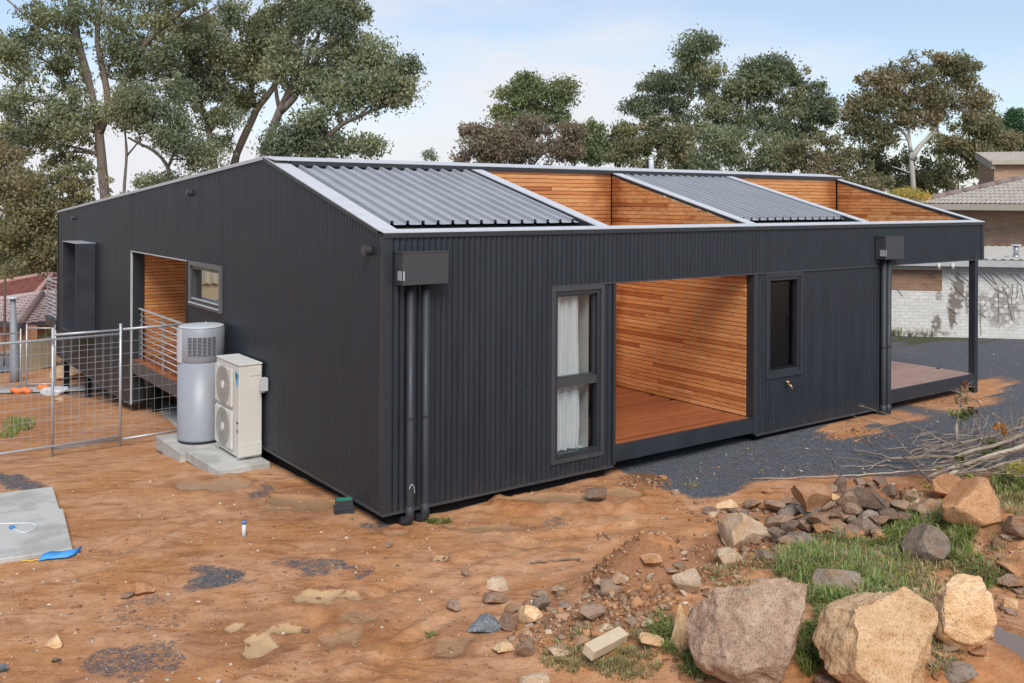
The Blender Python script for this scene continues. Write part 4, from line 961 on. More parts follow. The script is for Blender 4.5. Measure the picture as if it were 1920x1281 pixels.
for (u0, v0, u1, v1) in ((1783, 510, 1812, 533), (1794, 510, 1820, 532), (1780, 521, 1793, 532), (1835, 512, 1862, 536), (1842, 511, 1870, 535), (1862, 512, 1893, 538), (1853, 510, 1872, 536), (1895, 514, 1918, 538), (1905, 513, 1925, 530), (1785, 532, 1812, 560), (1812, 560, 1822, 566), (1865, 540, 1885, 552), (1880, 537, 1892, 558),
        (1838, 568, 1839, 610), (1839, 610, 1840, 630), (1873, 540, 1872, 604), (1899, 533, 1897, 570), (1908, 533, 1907, 560), (1915, 540, 1922, 565), (1681, 540, 1693, 556), (1790, 600, 1796, 608), (1840, 588, 1848, 594), (1890, 560, 1898, 600), (1775, 575, 1798, 590)):
    n = 5; ps = [at_wall(u0 + (u1 - u0) * i / n + random.uniform(-.7, .7), v0 + (v1 - v0) * i / n + random.uniform(-.7, .7), .015) for i in range(n + 1)]
    mb.tube(ps, [.008] * n + [.005], 5)
mb.build('dead_vine', plain('dead_vine_bark', (.3, .28, .26), .9), WH)['kind'] = 'stuff'
# lean-to roof over the wall
LT = thing('leanto_roof', 'cream metal lean-to roof with a grey gutter above the white wall', 'roof', tuple(WA + np.array([0, 0, zwt - WA[2]])))
zg = at_wall(1880, 489, .35)[2]
mb = MB(); mb.prism([wpt(0, zwt + .005, .12), wpt(WLn, zwt + .005, .12), wpt(WLn, zwt + .11, .12), wpt(0, zwt + .11, .12)], tuple(-WN * .2)); mb.build('beam', plain('beam_grey', (.42, .42, .38), .6), LT)
mb = MB(); mb.prism([wpt(0, zwt + .12, .33), wpt(WLn, zwt + .12, .33), wpt(WLn, zg, .33), wpt(0, zg, .33)], tuple(-WN * .15)); mb.build('gutter', plain('gutter_grey', (.40, .41, .40), .5), LT)
for u in (1760, 1786):
    p = at_wall(u, 500, .34); mb = MB(); mb.tube([tuple(p + np.array([0, 0, .08])), tuple(p - np.array([0, 0, .06]))], .045, 8); mb.build('gutter_outlet', plain('pvc_cream', (.6, .57, .5), .5), LT, True)
zb_ = 2.03; n = int(WLn / .2); mb = MB()
for i in range(n * 4 + 1):
    s = WLn * i / (n * 4); h = (.03, .03, .0, .0)[i % 4]; h2 = h; mb.v += [wpt(s, zg + .015 + h, .3), wpt(s, zb_ + h2, -5.2), ]
for i in range(n * 4): mb.f.append((2*i, 2*i+2, 2*i+3, 2*i+1))
mb.build('roof_sheet', plain('cream_roof', (.60, .56, .48), .5, var=.08), LT)
vp = at_wall(1905, 489, -.4); vp[2] = zg + .03
FLU = thing('roof_flue', 'grey metal flue with a flat cap on the cream lean-to roof', 'flue', tuple(vp)); VPm = plain('flue_steel', (.4, .42, .45), .4, .5, .6)
mb = MB(); mb.tube([vp, vp + np.array([0, 0, .08])], [.1, .075], 14); mb.build('collar', VPm, FLU, True); mb = MB(); mb.tube([vp + np.array([0, 0, .08]), vp + np.array([0, 0, .32])], .065, 14); mb.build('pipe', VPm, FLU, True)
mb = MB(); mb.tube([vp + np.array([0, 0, .33]), vp + np.array([0, 0, .355])], .13, 14); mb.build('cap', plain('flue_cap', (.6, .62, .64), .4), FLU)

# brick house behind
BH = thing('brick_house', 'tan brick house with grey tile roofs and an upper storey at the right edge', 'house', tuple(at_depth(1900, 460, 33)))
DA = 33.0; A3 = at_depth(1712, 382, DA); E_ = (RV * .707 - FV * .707); Bk = (RV * .707 + FV * .707); tanp = .32
TILE = plain('concrete_tile', (.38, .345, .295), .85, .3, var=.25, scale=5); HIP = plain('hip_tile', (.22, .165, .145), .85, var=.2)
BRK = brickmat('tan_brick', (.40, .245, .15), (.49, .32, .205), (.36, .30, .235)); FAS = plain('fascia_beige', (.42, .37, .29), .6)
def roofpt(s, r): p = A3 + E_ * s + Bk * r; p[2] = A3[2] + tanp * r; return p
# one tile: two rolls, 0.30 wide
def tile_mesh():
    mb = MB(); n = 8; W, Lt = .30, .36
    for i in range(n + 1):
        xx = W * i / n; h = .028 * max(0, math.sin(2 * math.pi * (i / n) * 1.0)) ** .8 if i <= 4 else .0
        h = .03 * (math.sin(math.pi * (i % 4) / 4)) if i < 8 else 0.0
        mb.v += [(xx, 0, h + .028), (xx, Lt, h), (xx, 0, h)]
    for i in range(n): a = 3*i; mb.f += [(a, a+3, a+4, a+1), (a+2, a+5, a+3, a)]
    me = bpy.data.meshes.new('roof_tile'); me.from_pydata(mb.v, [], mb.f); me.shade_smooth(); me.materials.append(TILE); return me
TM = tile_mesh()
bed = MB(); bed.f = [(0, 1, 2)]; bed.v = [tuple(roofpt(0, 0) - np.array([0, 0, .03])), tuple(roofpt(9, 0) - np.array([0, 0, .03])), tuple(roofpt(9, 9) - np.array([0, 0, .03]))]; rf = bed.build('roof', HIP, BH)
slope = Vector(Bk) + Vector((0, 0, tanp)); sl_n = slope.normalized(); ee = Vector(E_); nn_ = ee.cross(sl_n).normalized()
if nn_.z < 0: nn_ = -nn_
rr = random.Random(2); cnt = 0
for k in range(12):
    r = k * .33
    for j in range(int((9 - r) / .30)):
        s = r + .05 + j * .30
        P = roofpt(s, r * 1.0 / math.sqrt(1 + tanp**2) if False else r)
        u, v, d = project(P)
        if u > 1990 or cnt > 290: continue
        o = bpy.data.objects.new('roof_tile', TM); COL.objects.link(o); o.parent = rf; cnt += 1
        R = Matrix((ee, sl_n, nn_)).transposed().to_4x4(); o.matrix_local = Matrix.Translation(Vector(P) + nn_ * rr.uniform(0, .006)) @ R
for k in range(14):
    a, b = roofpt(k * .4, k * .4), roofpt(k * .4 + .44, k * .4 + .44); mb = MB(); mb.tube([a + np.array([0, 0, .03]), b + np.array([0, 0, .05])], [.13, .11], 8); mb.build('hip_cap', HIP, rf, True)
mb = MB(); g0, g1 = A3 - Bk * .05 - E_ * .1, A3 + E_ * 9 - Bk * .05; mb.prism([g0 + np.array([0, 0, -.2]), g1 + np.array([0, 0, -.2]), g1 + np.array([0, 0, 0.0]), g0 + np.array([0, 0, 0.0])], tuple(-Bk * .12)); mb.build('gutter', FAS, BH)
mb = MB(); g0, g1 = A3 + E_ * .2, A3 + E_ * 9; mb.prism([g0 + np.array([0, 0, -.2]), g1 + np.array([0, 0, -.2]), g1 + Bk * .6 + np.array([0, 0, -.2]), g0 + Bk * .6 + np.array([0, 0, -.2])], (0, 0, -.03)); mb.build('soffit', plain('soffit_beige', (.3, .26, .2), .7), BH)
w0, w1 = A3 + Bk * .6 + E_ * .6, A3 + Bk * .6 + E_ * 9
mb = MB(); z0_ = -.6; mb.prism([(w0[0], w0[1], z0_), (w1[0], w1[1], z0_), (w1[0], w1[1], A3[2] - .235), (w0[0], w0[1], A3[2] - .235)], tuple(Bk * 5)); o = mb.build('wall', BRK, BH); wallco(o, w0, E_)
p = A3 + Bk * .45; r = ray(1879, 390); tq = ((p - CAM) @ Bk) / (r @ Bk); lp = CAM + r * tq
bevbox('floodlight', (lp[0] - .1, lp[0] + .1, lp[1] - .1, lp[1] + .1, lp[2] - .07, lp[2] + .09), plain('light_white', (.8, .8, .8), .5), BH, .03)
# upper storey
c0 = at_depth(1864, 306, 36.0); e2 = RV * .96 - FV * .27; b2 = RV * .27 + FV * .96; zt = c0[2]
dback = 2.9; P = lambda s, r, z: (c0 + e2 * s + b2 * r)[0:2].tolist() + [z]
zbk = at_depth(1835, 288, (c0 + b2 * dback - CAM) @ FV)[2]
mb = MB(); mb.v = [tuple(P(0, 0, 3)), tuple(P(0, dback, 3)), tuple(P(0, dback, zbk)), tuple(P(0, 0, zt)), tuple(P(6, 0, 3)), tuple(P(6, 0, zt)), tuple(P(6, dback, 3)), tuple(P(6, dback, zbk))]; mb.f = [(0, 3, 2, 1), (0, 4, 5, 3), (1, 2, 7, 6), (4, 6, 7, 5)]
o = mb.build('upper_wall', BRK, BH); wallco(o, c0, (e2 + b2) / np.linalg.norm(e2 + b2))
mb = MB(); mb.hexa([P(-.12, -.1, zt - .22), P(0.02, -.1, zt - .22), P(0.02, dback + .1, zbk - .22), P(-.12, dback + .1, zbk - .22), P(-.12, -.1, zt + .02), P(0.02, -.1, zt + .02), P(0.02, dback + .1, zbk + .02), P(-.12, dback + .1, zbk + .02)]); mb.build('barge_board', FAS, BH)
mb = MB(); mb.hexa([P(-.12, -.22, zt - .06), P(6, -.22, zt - .06), P(6, -.11, zt - .06), P(-.12, -.11, zt - .06), P(-.12, -.22, zt + .1), P(6, -.22, zt + .1), P(6, -.11, zt + .1), P(-.12, -.11, zt + .1)]); mb.build('gutter', FAS, BH)
us = (zbk - zt) / dback; v_s = Vector(b2) + Vector((0, 0, us)); v_s.normalize(); e2v = Vector(e2); n2v = e2v.cross(v_s).normalized(); n2v = n2v if n2v.z > 0 else -n2v
bed = MB(); bed.v = [P(-.12, -.1, zt), P(6, -.1, zt), P(6, dback + .1, zbk), P(-.12, dback + .1, zbk)]; bed.f = [(0, 1, 2, 3)]; ur = bed.build('upper_roof', HIP, BH)
for k in range(9):
    for j in range(7):
        q = Vector(P(-.12 + j * .3, -.1 + k * .335, zt + us * (k * .335) + .02)); o = bpy.data.objects.new('roof_tile', TM); COL.objects.link(o); o.parent = ur
        o.matrix_local = Matrix.Translation(q) @ Matrix((e2v, v_s, n2v)).transposed().to_4x4()

# ================================================================== NEIGHBOURS ON THE LEFT
def tilemat(name, c1, c2):
    t = NT(name, .8, .3); w = t.co('World'); v = t.voro(w, 3.2, 'Color'); s = t.n.new('ShaderNodeSeparateColor'); t.l.new(v, s.inputs[0]); n = t.noise(w, 1.5, 4)
    t.set('Base Color', t.mix(t.maprange(n, .4, .7, 0, .5), t.mix(s.outputs[0], c1, c2), tuple(a * .7 for a in c1))); return t.m
def tiled_plane(parent, pts, rows, mat, name='roof', roll=.3):
    """pts: eave left, eave right, top right, top left (top may coincide)"""
    a, b, c, d = [np.array(p, float) for p in pts]; mb = MB(); nrm = np.cross(b - a, d - a); nrm = nrm / np.linalg.norm(nrm); nrm = nrm if nrm[2] > 0 else -nrm
    for k in range(rows):
        t0, t1 = k / rows, (k + 1) / rows; l0, r0, l1, r1 = a + (d - a)*t0, b + (c - b)*t0, a + (d - a)*t1, b + (c - b)*t1
        n = max(2, int(np.linalg.norm(r0 - l0) / roll)) * 4; i0 = len(mb.v)
        for i in range(n + 1):
            s = i / n; h = .035 * (i % 4 in (1, 2)); mb.v += [tuple(l0 + (r0 - l0)*s + nrm*(.05 + h)), tuple(l1 + (r1 - l1)*s + nrm*(.01 + h)), tuple(l0 + (r0 - l0)*s)]
        for i in range(n): q = i0 + 3*i; mb.f += [(q, q+3, q+4, q+1), (q+2, q+5, q+3, q)]
    return mb.build(name, mat, parent)
def hipcaps(parent, a, b, mat, r=.11):
    mb = MB(); mb.tube([np.array(a) + np.array([0, 0, .06]), np.array(b) + np.array([0, 0, .06])], r, 7); mb.build('ridge_caps', mat, parent, True)
RED = tilemat('red_tile', (.17, .06, .045), (.26, .11, .085)); PNK = tilemat('faded_tile', (.34, .25, .24), (.44, .34, .33)); RCAP = plain('ridge_cap', (.42, .25, .2), .8); PCAP = plain('faded_cap', (.42, .33, .31), .8); OBR = plain('orange_brick', (.34, .15, .075), .85, var=.2, scale=8)
NE = thing('tiled_house', 'brick house with a faded pinkish tiled roof at the left edge', 'house', tuple(at_depth(40, 660, 34)))
zE = at_depth(40, 609, 34)[2]; 
def zpt(u, v, z): return on_plane(u, v, 2, z)
Ee, El, Er = zpt(40, 609, zE), zpt(-150, 586, zE), zpt(150, 595, zE); Ap = at_depth(80, 553, 36.3); Ar = at_depth(150, 552, 38); Al = at_depth(-160, 575, 37.5)
tiled_plane(NE, (El, Ee, Ap, Ap), 11, PNK); tiled_plane(NE, (Ee, Er, Ar, Ap), 11, PNK); hipcaps(NE, Ap, Ee, plain('dark_cap', (.16, .1, .09), .8)); hipcaps(NE, Ap, El, PCAP); hipcaps(NE, Ap, Ar, PCAP)
def wallq(parent, a, b, z0, z1, inset, mat, name='wall'):
    a, b = np.array(a), np.array(b); mb = MB(); dv = np.array([Ap[0], Ap[1], 0]) - np.array([*(a[:2] + b[:2]) / 2, 0]); dv = dv / np.linalg.norm(dv) * inset; a = a + dv; b = b + dv
    mb.prism([(a[0], a[1], z0), (b[0], b[1], z0), (b[0], b[1], z1), (a[0], a[1], z1)], tuple(dv * .5)); mb.build(name, mat, parent)
wallq(NE, El, Ee, -4.2, zE - .05, .35, OBR); wallq(NE, Ee, Er, -4.2, zE - .05, .35, OBR)
for a, b in ((El, Ee), (Ee, Er)):
    mb = MB(); a_, b_ = np.array(a), np.array(b); mb.prism([a_ + np.array([0, 0, -.14]), b_ + np.array([0, 0, -.14]), b_ + np.array([0, 0, .02]), a_ + np.array([0, 0, .02])], tuple(-FV * .1)); mb.build('gutter', plain('gutter_dark', (.07, .06, .06), .6), NE)
NR = thing('tiled_house', 'house with a dark red tiled roof behind the faded one', 'house', tuple(at_depth(60, 620, 46)))
a1 = at_depth(100, 514, 45); e1 = at_depth(52, 572, 42.5); zE1 = e1[2]; l1 = zpt(-200, 578, zE1); r1 = zpt(200, 560, zE1); rl1 = at_depth(-160, 560, 43); rr1 = at_depth(200, 518, 48)
tiled_plane(NR, (l1, e1, a1, rl1), 14, RED); tiled_plane(NR, (e1, r1, rr1, a1), 14, RED); hipcaps(NR, a1, e1, RCAP); hipcaps(NR, a1, rl1, RCAP); hipcaps(NR, a1, rr1, RCAP)
wallq(NR, l1, e1, -4.4, zE1 - .05, .4, OBR); wallq(NR, e1, r1, -4.4, zE1 - .05, .4, OBR)
# road, kerb path, garden wall, lamp post
def strip(pts, name, mat, lift=.02, n=14):
    L = [pick(u, v, False) for u, v in pts]; mb = MB(); k = len(L) // 2
    for i in range(n + 1):
        for s in (0, 1):
            q = L[2*0 + s] * (1 - i/n) + L[2 + s] * (i/n); mb.v.append((q[0], q[1], float(hfun(q[0], q[1])) + lift))
    for i in range(n): mb.f.append((2*i, 2*i+2, 2*i+3, 2*i+1))
    return tag(mb.build(name, mat), kind='structure')
ASP = plain('asphalt_wet', (.16, .165, .175), .6, .4, var=.15)
strip(((-160, 716), (-160, 672), (100, 690), (100, 655)), 'road', ASP, .03)
strip(((-120, 742), (-120, 730), (190, 733), (190, 724)), 'path', M['conc'], .03)
g0, g1 = pick(40, 700, False), pick(100, 688, False); hz = at_depth(60, 645, (g0 - CAM) @ FV)[2]
mb = MB(); mb.prism([(g0[0], g0[1], g0[2] - .1), (g1[0], g1[1], g1[2] - .1), (g1[0], g1[1], hz), (g0[0], g0[1], hz)], tuple(FV * .2)); tag(mb.build('garden_wall', plain('cream_render', (.55, .5, .34), .8)), 'low cream rendered garden wall behind the mesh fence at the left', 'wall')
lp = pick(28, 716, False); dl = (lp - CAM) @ FV; tp = at_depth(24, 562, dl); t_ = thing('lamp_post', 'short grey lamp post with a flat disc head at the left edge', 'lamp post', tuple(lp))
mb = MB(); mb.tube([lp - np.array([0, 0, .1]), lp + np.array([0, 0, .3]), tp], [.14, .125, .07], 12); mb.build('pole', plain('pole_grey', (.22, .24, .26), .5), t_, True)
mb = MB(); mb.tube([tp, tp + np.array([0, 0, .03]), tp + np.array([0, 0, .06]), tp + np.array([0, 0, .08])], [.06, .15, .15, .08], 16); mb.build('lamp_head', plain('head_grey', (.55, .57, .6), .4), t_, True)

# cream house off to the left: the photograph shows it mirrored in the small gable window
dR = np.array([-4.93, 15.0, 0]); dR /= np.linalg.norm(dR); sR = np.array([dR[1], -dR[0], 0]); cR = np.array([0, 5.9, 0]) + dR * 13.0; zt_ = .98
CH = thing('cream_house', 'cream fascia under a scalloped tile edge, mirrored in the small gable window', 'house', (cR[0], cR[1], -1.6))
Pq = lambda s, d, z: tuple(cR + sR * s + dR * d + np.array([0, 0, z]))
CRM = plain('cream_fascia', (.62, .52, .33), .7); MB().hexa([Pq(-2.2, 0, .52), Pq(1.6, 0, .42), Pq(1.6, .1, .42), Pq(-2.2, .1, .52), Pq(-2.2, 0, zt_), Pq(1.6, 0, zt_), Pq(1.6, .1, zt_), Pq(-2.2, .1, zt_)]).build('fascia', CRM, CH)
MB().hexa([Pq(-2.2, .5, -1.9), Pq(1.6, .5, -1.9), Pq(1.6, .7, -1.9), Pq(-2.2, .7, -1.9), Pq(-2.2, .5, zt_ - .1), Pq(1.6, .5, zt_ - .1), Pq(1.6, .7, zt_ - .1), Pq(-2.2, .7, zt_ - .1)]).build('wall', plain('olive_wall', (.2, .17, .11), .8, var=.3, scale=3), CH)
mb = MB(); n = 19 * 6
for i in range(n + 1):
    s = -2.25 + 3.9 * i / n; h = .05 * abs(math.sin(math.pi * i / 6)); mb.v += [Pq(s, -.06, zt_ - .02 + h), Pq(s, 2.5, zt_ + .8 + h), Pq(s, -.06, zt_ - .07 + h)]
for i in range(n): q = 3 * i; mb.f += [(q, q+3, q+4, q+1), (q+2, q+5, q+3, q)]
mb.build('roof', plain('cream_tile', (.45, .38, .26), .8), CH, True)

# ================================================================== TREES
def leafmat(name):
    t = NT(name, .55, .25); c = t.attr('tint'); n, l = t.n, t.l
    t.set('Base Color', c)
    tr = n.new('ShaderNodeBsdfTranslucent'); l.new(t.mix(1.0, c, (1.0, 1.0, .55), 'MULTIPLY'), tr.inputs[0])
    mx = n.new('ShaderNodeMixShader'); mx.inputs[0].default_value = .45; l.new(t.b.outputs[0], mx.inputs[1]); l.new(tr.outputs[0], mx.inputs[2]); l.new(mx.outputs[0], n['Material Output'].inputs[0]); return t.m
LEAF = leafmat('gum_leaf')
def bark(name, c1, c2, c3):
    t = NT(name, .85, .2); w = t.co('World', (1, 1, .22)); a = t.noise(w, 9, 6, .65, .8); b = t.noise(t.co('World', (1, 1, .35)), 2.2, 5)
    t.set('Base Color', t.mix(t.maprange(b, .42, .62), t.ramp(a, [(.35, c1), (.6, c2)]), c3)); t.bump(a, .5, .03); return t.m
BARK_B = bark('gum_bark', (.085, .068, .056), (.22, .185, .155), (.165, .13, .10)); BARK_W = bark('pale_gum_bark', (.36, .34, .31), (.52, .50, .47), (.44, .4, .34)); BARK_D = bark('dark_bark', (.07, .055, .045), (.13, .105, .085), (.1, .08, .06))
rngT = np.random.default_rng(21)
def leaves(centres, radii, counts, size, tints, droop=.5):
    """small pointed leaves scattered round clump centres"""
    C = np.repeat(centres, counts, 0); Rr = np.repeat(radii, counts, 0); N = len(C)
    d = rngT.normal(size=(N, 3)); d /= np.linalg.norm(d, axis=1)[:, None]; rad = rngT.random(N) ** .5 * np.where(rngT.random(N) < .2, 1.4, 1.0)
    P = C + d * rad[:, None] * Rr
    ax = rngT.normal(size=(N, 3)); ax[:, 2] = ax[:, 2] * .7 - droop * 1.9; ax /= np.linalg.norm(ax, axis=1)[:, None]
    up = rngT.normal(size=(N, 3)); sd = np.cross(ax, up); sd /= np.linalg.norm(sd, axis=1)[:, None]
    L = size * rngT.uniform(.7, 1.9, N)[:, None]; W = L * rngT.uniform(.16, .28, N)[:, None]
    V = np.stack([P - ax * L * .5, P + sd * W, P + ax * L * .5, P - sd * W], 1).reshape(-1, 3)
    F = np.arange(N * 4).reshape(-1, 4)
    T = np.repeat(tints, counts, 0) * rngT.uniform(.72, 1.3, (N, 1)); T = np.repeat(T, 4, 0)
    return V, F, T
def bez(a, b, bend, n=6):
    a, b = np.array(a, float), np.array(b, float); L = np.linalg.norm(b - a); mid = (a + b) / 2 + np.array(bend) * L
    return [(1-t)**2*a + 2*t*(1-t)*mid + t*t*b for t in np.linspace(0, 1, n)]
PAL = {'gum': [(.098, .115, .072), (.132, .145, .09), (.08, .096, .064), (.15, .15, .088)], 'olive': [(.112, .114, .062), (.145, .138, .076), (.088, .094, .054), (.145, .125, .072)],
       'brown': [(.135, .105, .08), (.165, .125, .098), (.11, .095, .072), (.145, .13, .095)], 'green': [(.10, .125, .064), (.13, .15, .078), (.08, .10, .052), (.14, .145, .075)],
       'rust': [(.135, .118, .07), (.11, .11, .064), (.15, .122, .076), (.095, .096, .056)], 'gold': [(.28, .22, .05), (.22, .2, .05), (.18, .17, .05), (.3, .2, .06)], 'conifer': [(.035, .075, .04), (.05, .1, .05), (.03, .06, .03), (.045, .085, .045)]}
def tree(label, depth, trunks, blobs, pal='gum', bk=BARK_B, leaf=.2, dens=1.0, name='gum_tree', clump=.62, group='gum trees round the house', spread=1.0, cat='tree', droop=.5, twig=True):
    """trunks: list of (list of (u,v,dz), r0, r1) survey points at the tree's distance; blobs: (u,v,ru,rv)"""
    k = depth / FPX
    tk0 = trunks[0][0]; b0 = at_depth(tk0[0][0], tk0[0][1], depth); zg = float(hfun(b0[0], b0[1], False)); base = np.array([b0[0], b0[1], zg - .2])
    T = thing(name, label, cat, (base[0], base[1], zg), group); mb = MB(); limbs = []
    for i, (pl, r0, r1) in enumerate(trunks):
        pts = [at_depth(p[0], p[1], depth) + FV * (p[2] if len(p) > 2 else 0) for p in pl]
        if i == 0: pts = [base] + pts
        dense = []
        for a, b in zip(pts[:-1], pts[1:]):
            n = max(2, int(np.linalg.norm(b - a) / .7)); dense += [a + (b - a) * j / n for j in range(n)]
        dense.append(pts[-1]); D = np.array(dense)
        if len(D) > 4: D[1:-1] = (D[:-2] + 2 * D[1:-1] + D[2:]) / 4
        rad = .6 * np.linspace(r0, r1, len(D)) * (1 + .08 * rngT.normal(size=len(D))); mb.tube(D, list(rad), 9); limbs.append((D, rad))
    allp = np.concatenate([l[0] for l in limbs]); allr = np.concatenate([l[1] for l in limbs])
    cs, rs, ct, tn = [], [], [], []; pal_ = np.array(PAL[pal]) * TINT
    for (u, v, ru, rv) in blobs:
        c = at_depth(u, v, depth) + FV * rngT.uniform(-.35, .35) * ru * k; R3 = np.array([ru * k, ru * k * .8, rv * k])
        d = np.linalg.norm(allp - c, axis=1) + 1.2 * np.maximum(0, allp[:, 2] - c[2]); j = int(np.argmin(d)); st = allp[j]; r0 = min(allr[j] * .6, .03 + .05 * ru * k)
        if np.linalg.norm(st - c) > .5 and twig: mb.tube(bez(st, c, (rngT.uniform(-.12, .12), rngT.uniform(-.12, .12), rngT.uniform(-.05, .16)), 7), list(np.linspace(r0, .022, 7)), 6)
        nc = max(3, int(1.05 * ru * rv * k * k / (clump * clump) * (3.1 if u < 800 else 2.4))); tone = pal_[rngT.integers(len(pal_))]
        for _ in range(nc):
            q = rngT.normal(size=3); q /= np.linalg.norm(q); q *= rngT.random() ** .38; off = RV * q[0] * R3[0] + FV * q[1] * R3[1] + ZV * q[2] * R3[2]
            p = c + off; r = clump * min(1.5, .35 + rngT.gamma(2.2, .24))
            cs.append(p); rs.append([r, r, r * rngT.uniform(.55, .8)]); ct.append(int(dens * 150 * (r / clump) ** 2 * (.2 / leaf) ** 1.3 * (clump / .62) ** 2))
            m_ = rngT.random(); tn.append((tone * (1 - m_) + pal_[rngT.integers(len(pal_))] * m_))
            if twig and rngT.random() < .8: mb.tube(bez(c + off * .05, p, (rngT.uniform(-.2, .2), rngT.uniform(-.2, .2), rngT.uniform(-.1, .2)), 4), [.022, .017, .013, .007], 4, False)
    for (u, v, ru, rv) in blobs:      # loose sprays round the outside
        for _ in range(int(3 + ru * k * 6)):
            a = rngT.uniform(0, 6.283); q = rngT.uniform(.9, 1.3); c = at_depth(u + ru * q * math.cos(a), v + rv * q * math.sin(a) * 1.05, depth) + FV * rngT.normal() * ru * k * .4
            r = clump * rngT.uniform(.18, .42); cs.append(c); rs.append([r, r, r * 1.2]); ct.append(int(5 + dens * 150 * (r / clump) ** 2 * (.2 / leaf) ** 1.3 * (clump / .62) ** 2 * .6)); tn.append(pal_[rngT.integers(len(pal_))])
            if twig: c0_ = at_depth(u, v, depth); mb.tube(bez(c0_ + (c - c0_) * .5, c, (0, 0, rngT.uniform(-.1, .2)), 4), [.014, .011, .008, .004], 4, False)
    mb.build('trunk', bk, T, True)
    V, F, Ti = leaves(np.array(cs), np.array(rs), np.maximum(4, (np.array(ct) * LS ** -2.0).astype(int)), leaf * LS, np.array(tn), droop)
    me = npmesh('crown', V, F, LEAF); vcol(me, 'tint', Ti); link('crown', me, T); NLEAF.append(len(F)); return T
NLEAF = []; TINT = 2.25; LS = .5
tree('tall left gum with forked pale trunk, leftmost of the tall trees', 34, [([(200, 400), (193, 330), (187, 250), (172, 170), (148, 90), (133, 20), (128, -60)], .36, .17), ([(187, 250), (205, 200), (196, 140), (180, 80), (186, 20), (200, -60)], .24, .1), ([(190, 235), (222, 180), (262, 85), (325, 35), (400, -30)], .25, .12), ([(140, 75), (95, 60), (60, 40), (8, -5)], .12, .05), ([(262, 85), (300, 62), (350, 45), (410, 10)], .12, .06)],
     [(60, 105, 58, 42), (28, 180, 46, 58), (112, 165, 52, 48), (128, 92, 44, 34), (80, 235, 58, 44), (40, 262, 40, 30), (140, 225, 48, 45), (90, 30, 32, 28), (165, 30, 40, 30), (205, 25, 38, 30), (225, 85, 34, 28), (245, 120, 38, 28), (215, 150, 34, 30), (285, 20, 44, 24), (350, 12, 40, 22), (335, 75, 30, 26), (110, 285, 50, 22), (30, 80, 30, 20), (310, 115, 26, 26)], 'gum')
tree('slender young gum between the two tall left trunks', 31, [([(232, 362), (235, 325), (238, 290), (236, 262), (232, 230)], .11, .05), ([(238, 292), (255, 272), (262, 262)], .06, .03), ([(322, 345), (316, 310), (290, 282), (262, 270), (240, 258)], .13, .05), ([(316, 312), (328, 285), (330, 250)], .09, .04)],
     [(236, 205, 28, 24), (285, 205, 44, 34), (330, 215, 34, 30), (290, 240, 40, 24), (345, 265, 26, 20), (375, 300, 22, 20), (310, 170, 36, 24), (300, 340, 36, 8), (260, 190, 24, 20)], 'gum', BARK_B, .17)
tree('upright gum with twin grey limbs above the rear roof slope', 36, [([(400, 330), (396, 270), (390, 235), (372, 180), (352, 130), (345, 80)], .3, .1), ([(393, 245), (418, 210), (424, 165), (415, 120), (425, 60)], .2, .08), ([(390, 262), (400, 290), (408, 330)], .12, .14), ([(385, 245), (365, 240), (350, 228)], .09, .05)],
     [(370, 140, 46, 38), (335, 130, 30, 36), (398, 95, 44, 40), (390, 60, 38, 30), (428, 150, 26, 34), (365, 185, 34, 24), (425, 225, 22, 28), (350, 60, 34, 24), (440, 40, 30, 30), (420, 265, 16, 18), (385, 215, 22, 18)], 'gum')
tree('leaning grey trunked gum, second from the roof ridge', 38, [([(436, 310), (452, 268), (474, 222), (486, 196), (515, 165), (530, 120)], .34, .18), ([(480, 205), (470, 165), (462, 120), (450, 60)], .16, .07), ([(530, 120), (540, 60), (545, 0)], .16, .08)],
     [(470, 135, 40, 40), (500, 85, 44, 44), (455, 90, 34, 40), (520, 40, 44, 34), (470, 30, 40, 30), (445, 185, 22, 20), (500, 150, 30, 24)], 'olive')
tree('large gum with orange brown peeling trunk leaning right above the ridge', 33, [([(490, 310), (508, 250), (524, 208), (548, 160), (558, 120), (562, 60), (575, 0)], .36, .12), ([(526, 208), (552, 186), (572, 140), (605, 95), (645, 60)], .26, .1), ([(524, 205), (515, 165), (520, 110), (510, 60)], .14, .06), ([(572, 140), (580, 90), (620, 30)], .14, .06)],
     [(545, 75, 44, 44), (590, 45, 46, 36), (610, 110, 44, 34), (645, 85, 38, 32), (665, 130, 32, 26), (700, 118, 24, 20), (560, 15, 44, 24), (640, 20, 38, 28), (610, 0, 50, 20), (580, 150, 30, 24), (625, 150, 30, 22), (535, 130, 28, 26), (670, 50, 24, 28), (655, 10, 26, 24)], 'gum')
tree('gum with a long bare limb reaching right over the ridge', 32, [([(562, 312), (590, 280), (620, 252), (640, 232), (668, 222), (694, 208), (712, 204), (740, 190)], .26, .07), ([(640, 234), (634, 195), (645, 160)], .12, .05), ([(668, 224), (690, 200), (706, 195)], .07, .04), ([(600, 275), (640, 274), (668, 266)], .05, .02)],
     [(728, 158, 30, 20), (745, 172, 18, 16), (763, 122, 10, 8), (695, 175, 24, 24), (640, 195, 32, 30), (600, 225, 40, 30), (560, 262, 42, 26), (665, 170, 24, 22), (610, 190, 28, 26), (692, 272, 9, 9), (520, 275, 24, 22), (640, 270, 20, 14), (590, 275, 26, 16)], 'gum')
tree('rounded olive bush filling the left edge behind the house', 27, [([(120, 470), (118, 430), (112, 380)], .12, .06)],
     [(55, 345, 50, 34), (120, 330, 46, 30), (165, 348, 36, 34), (85, 385, 60, 40), (20, 400, 46, 50), (70, 440, 50, 46), (130, 400, 50, 40), (10, 470, 36, 36), (95, 480, 40, 30), (150, 440, 40, 40), (45, 495, 40, 20)], 'olive', BARK_B, .17, 1.25, 'bushy_tree', .5, 'bushy trees')
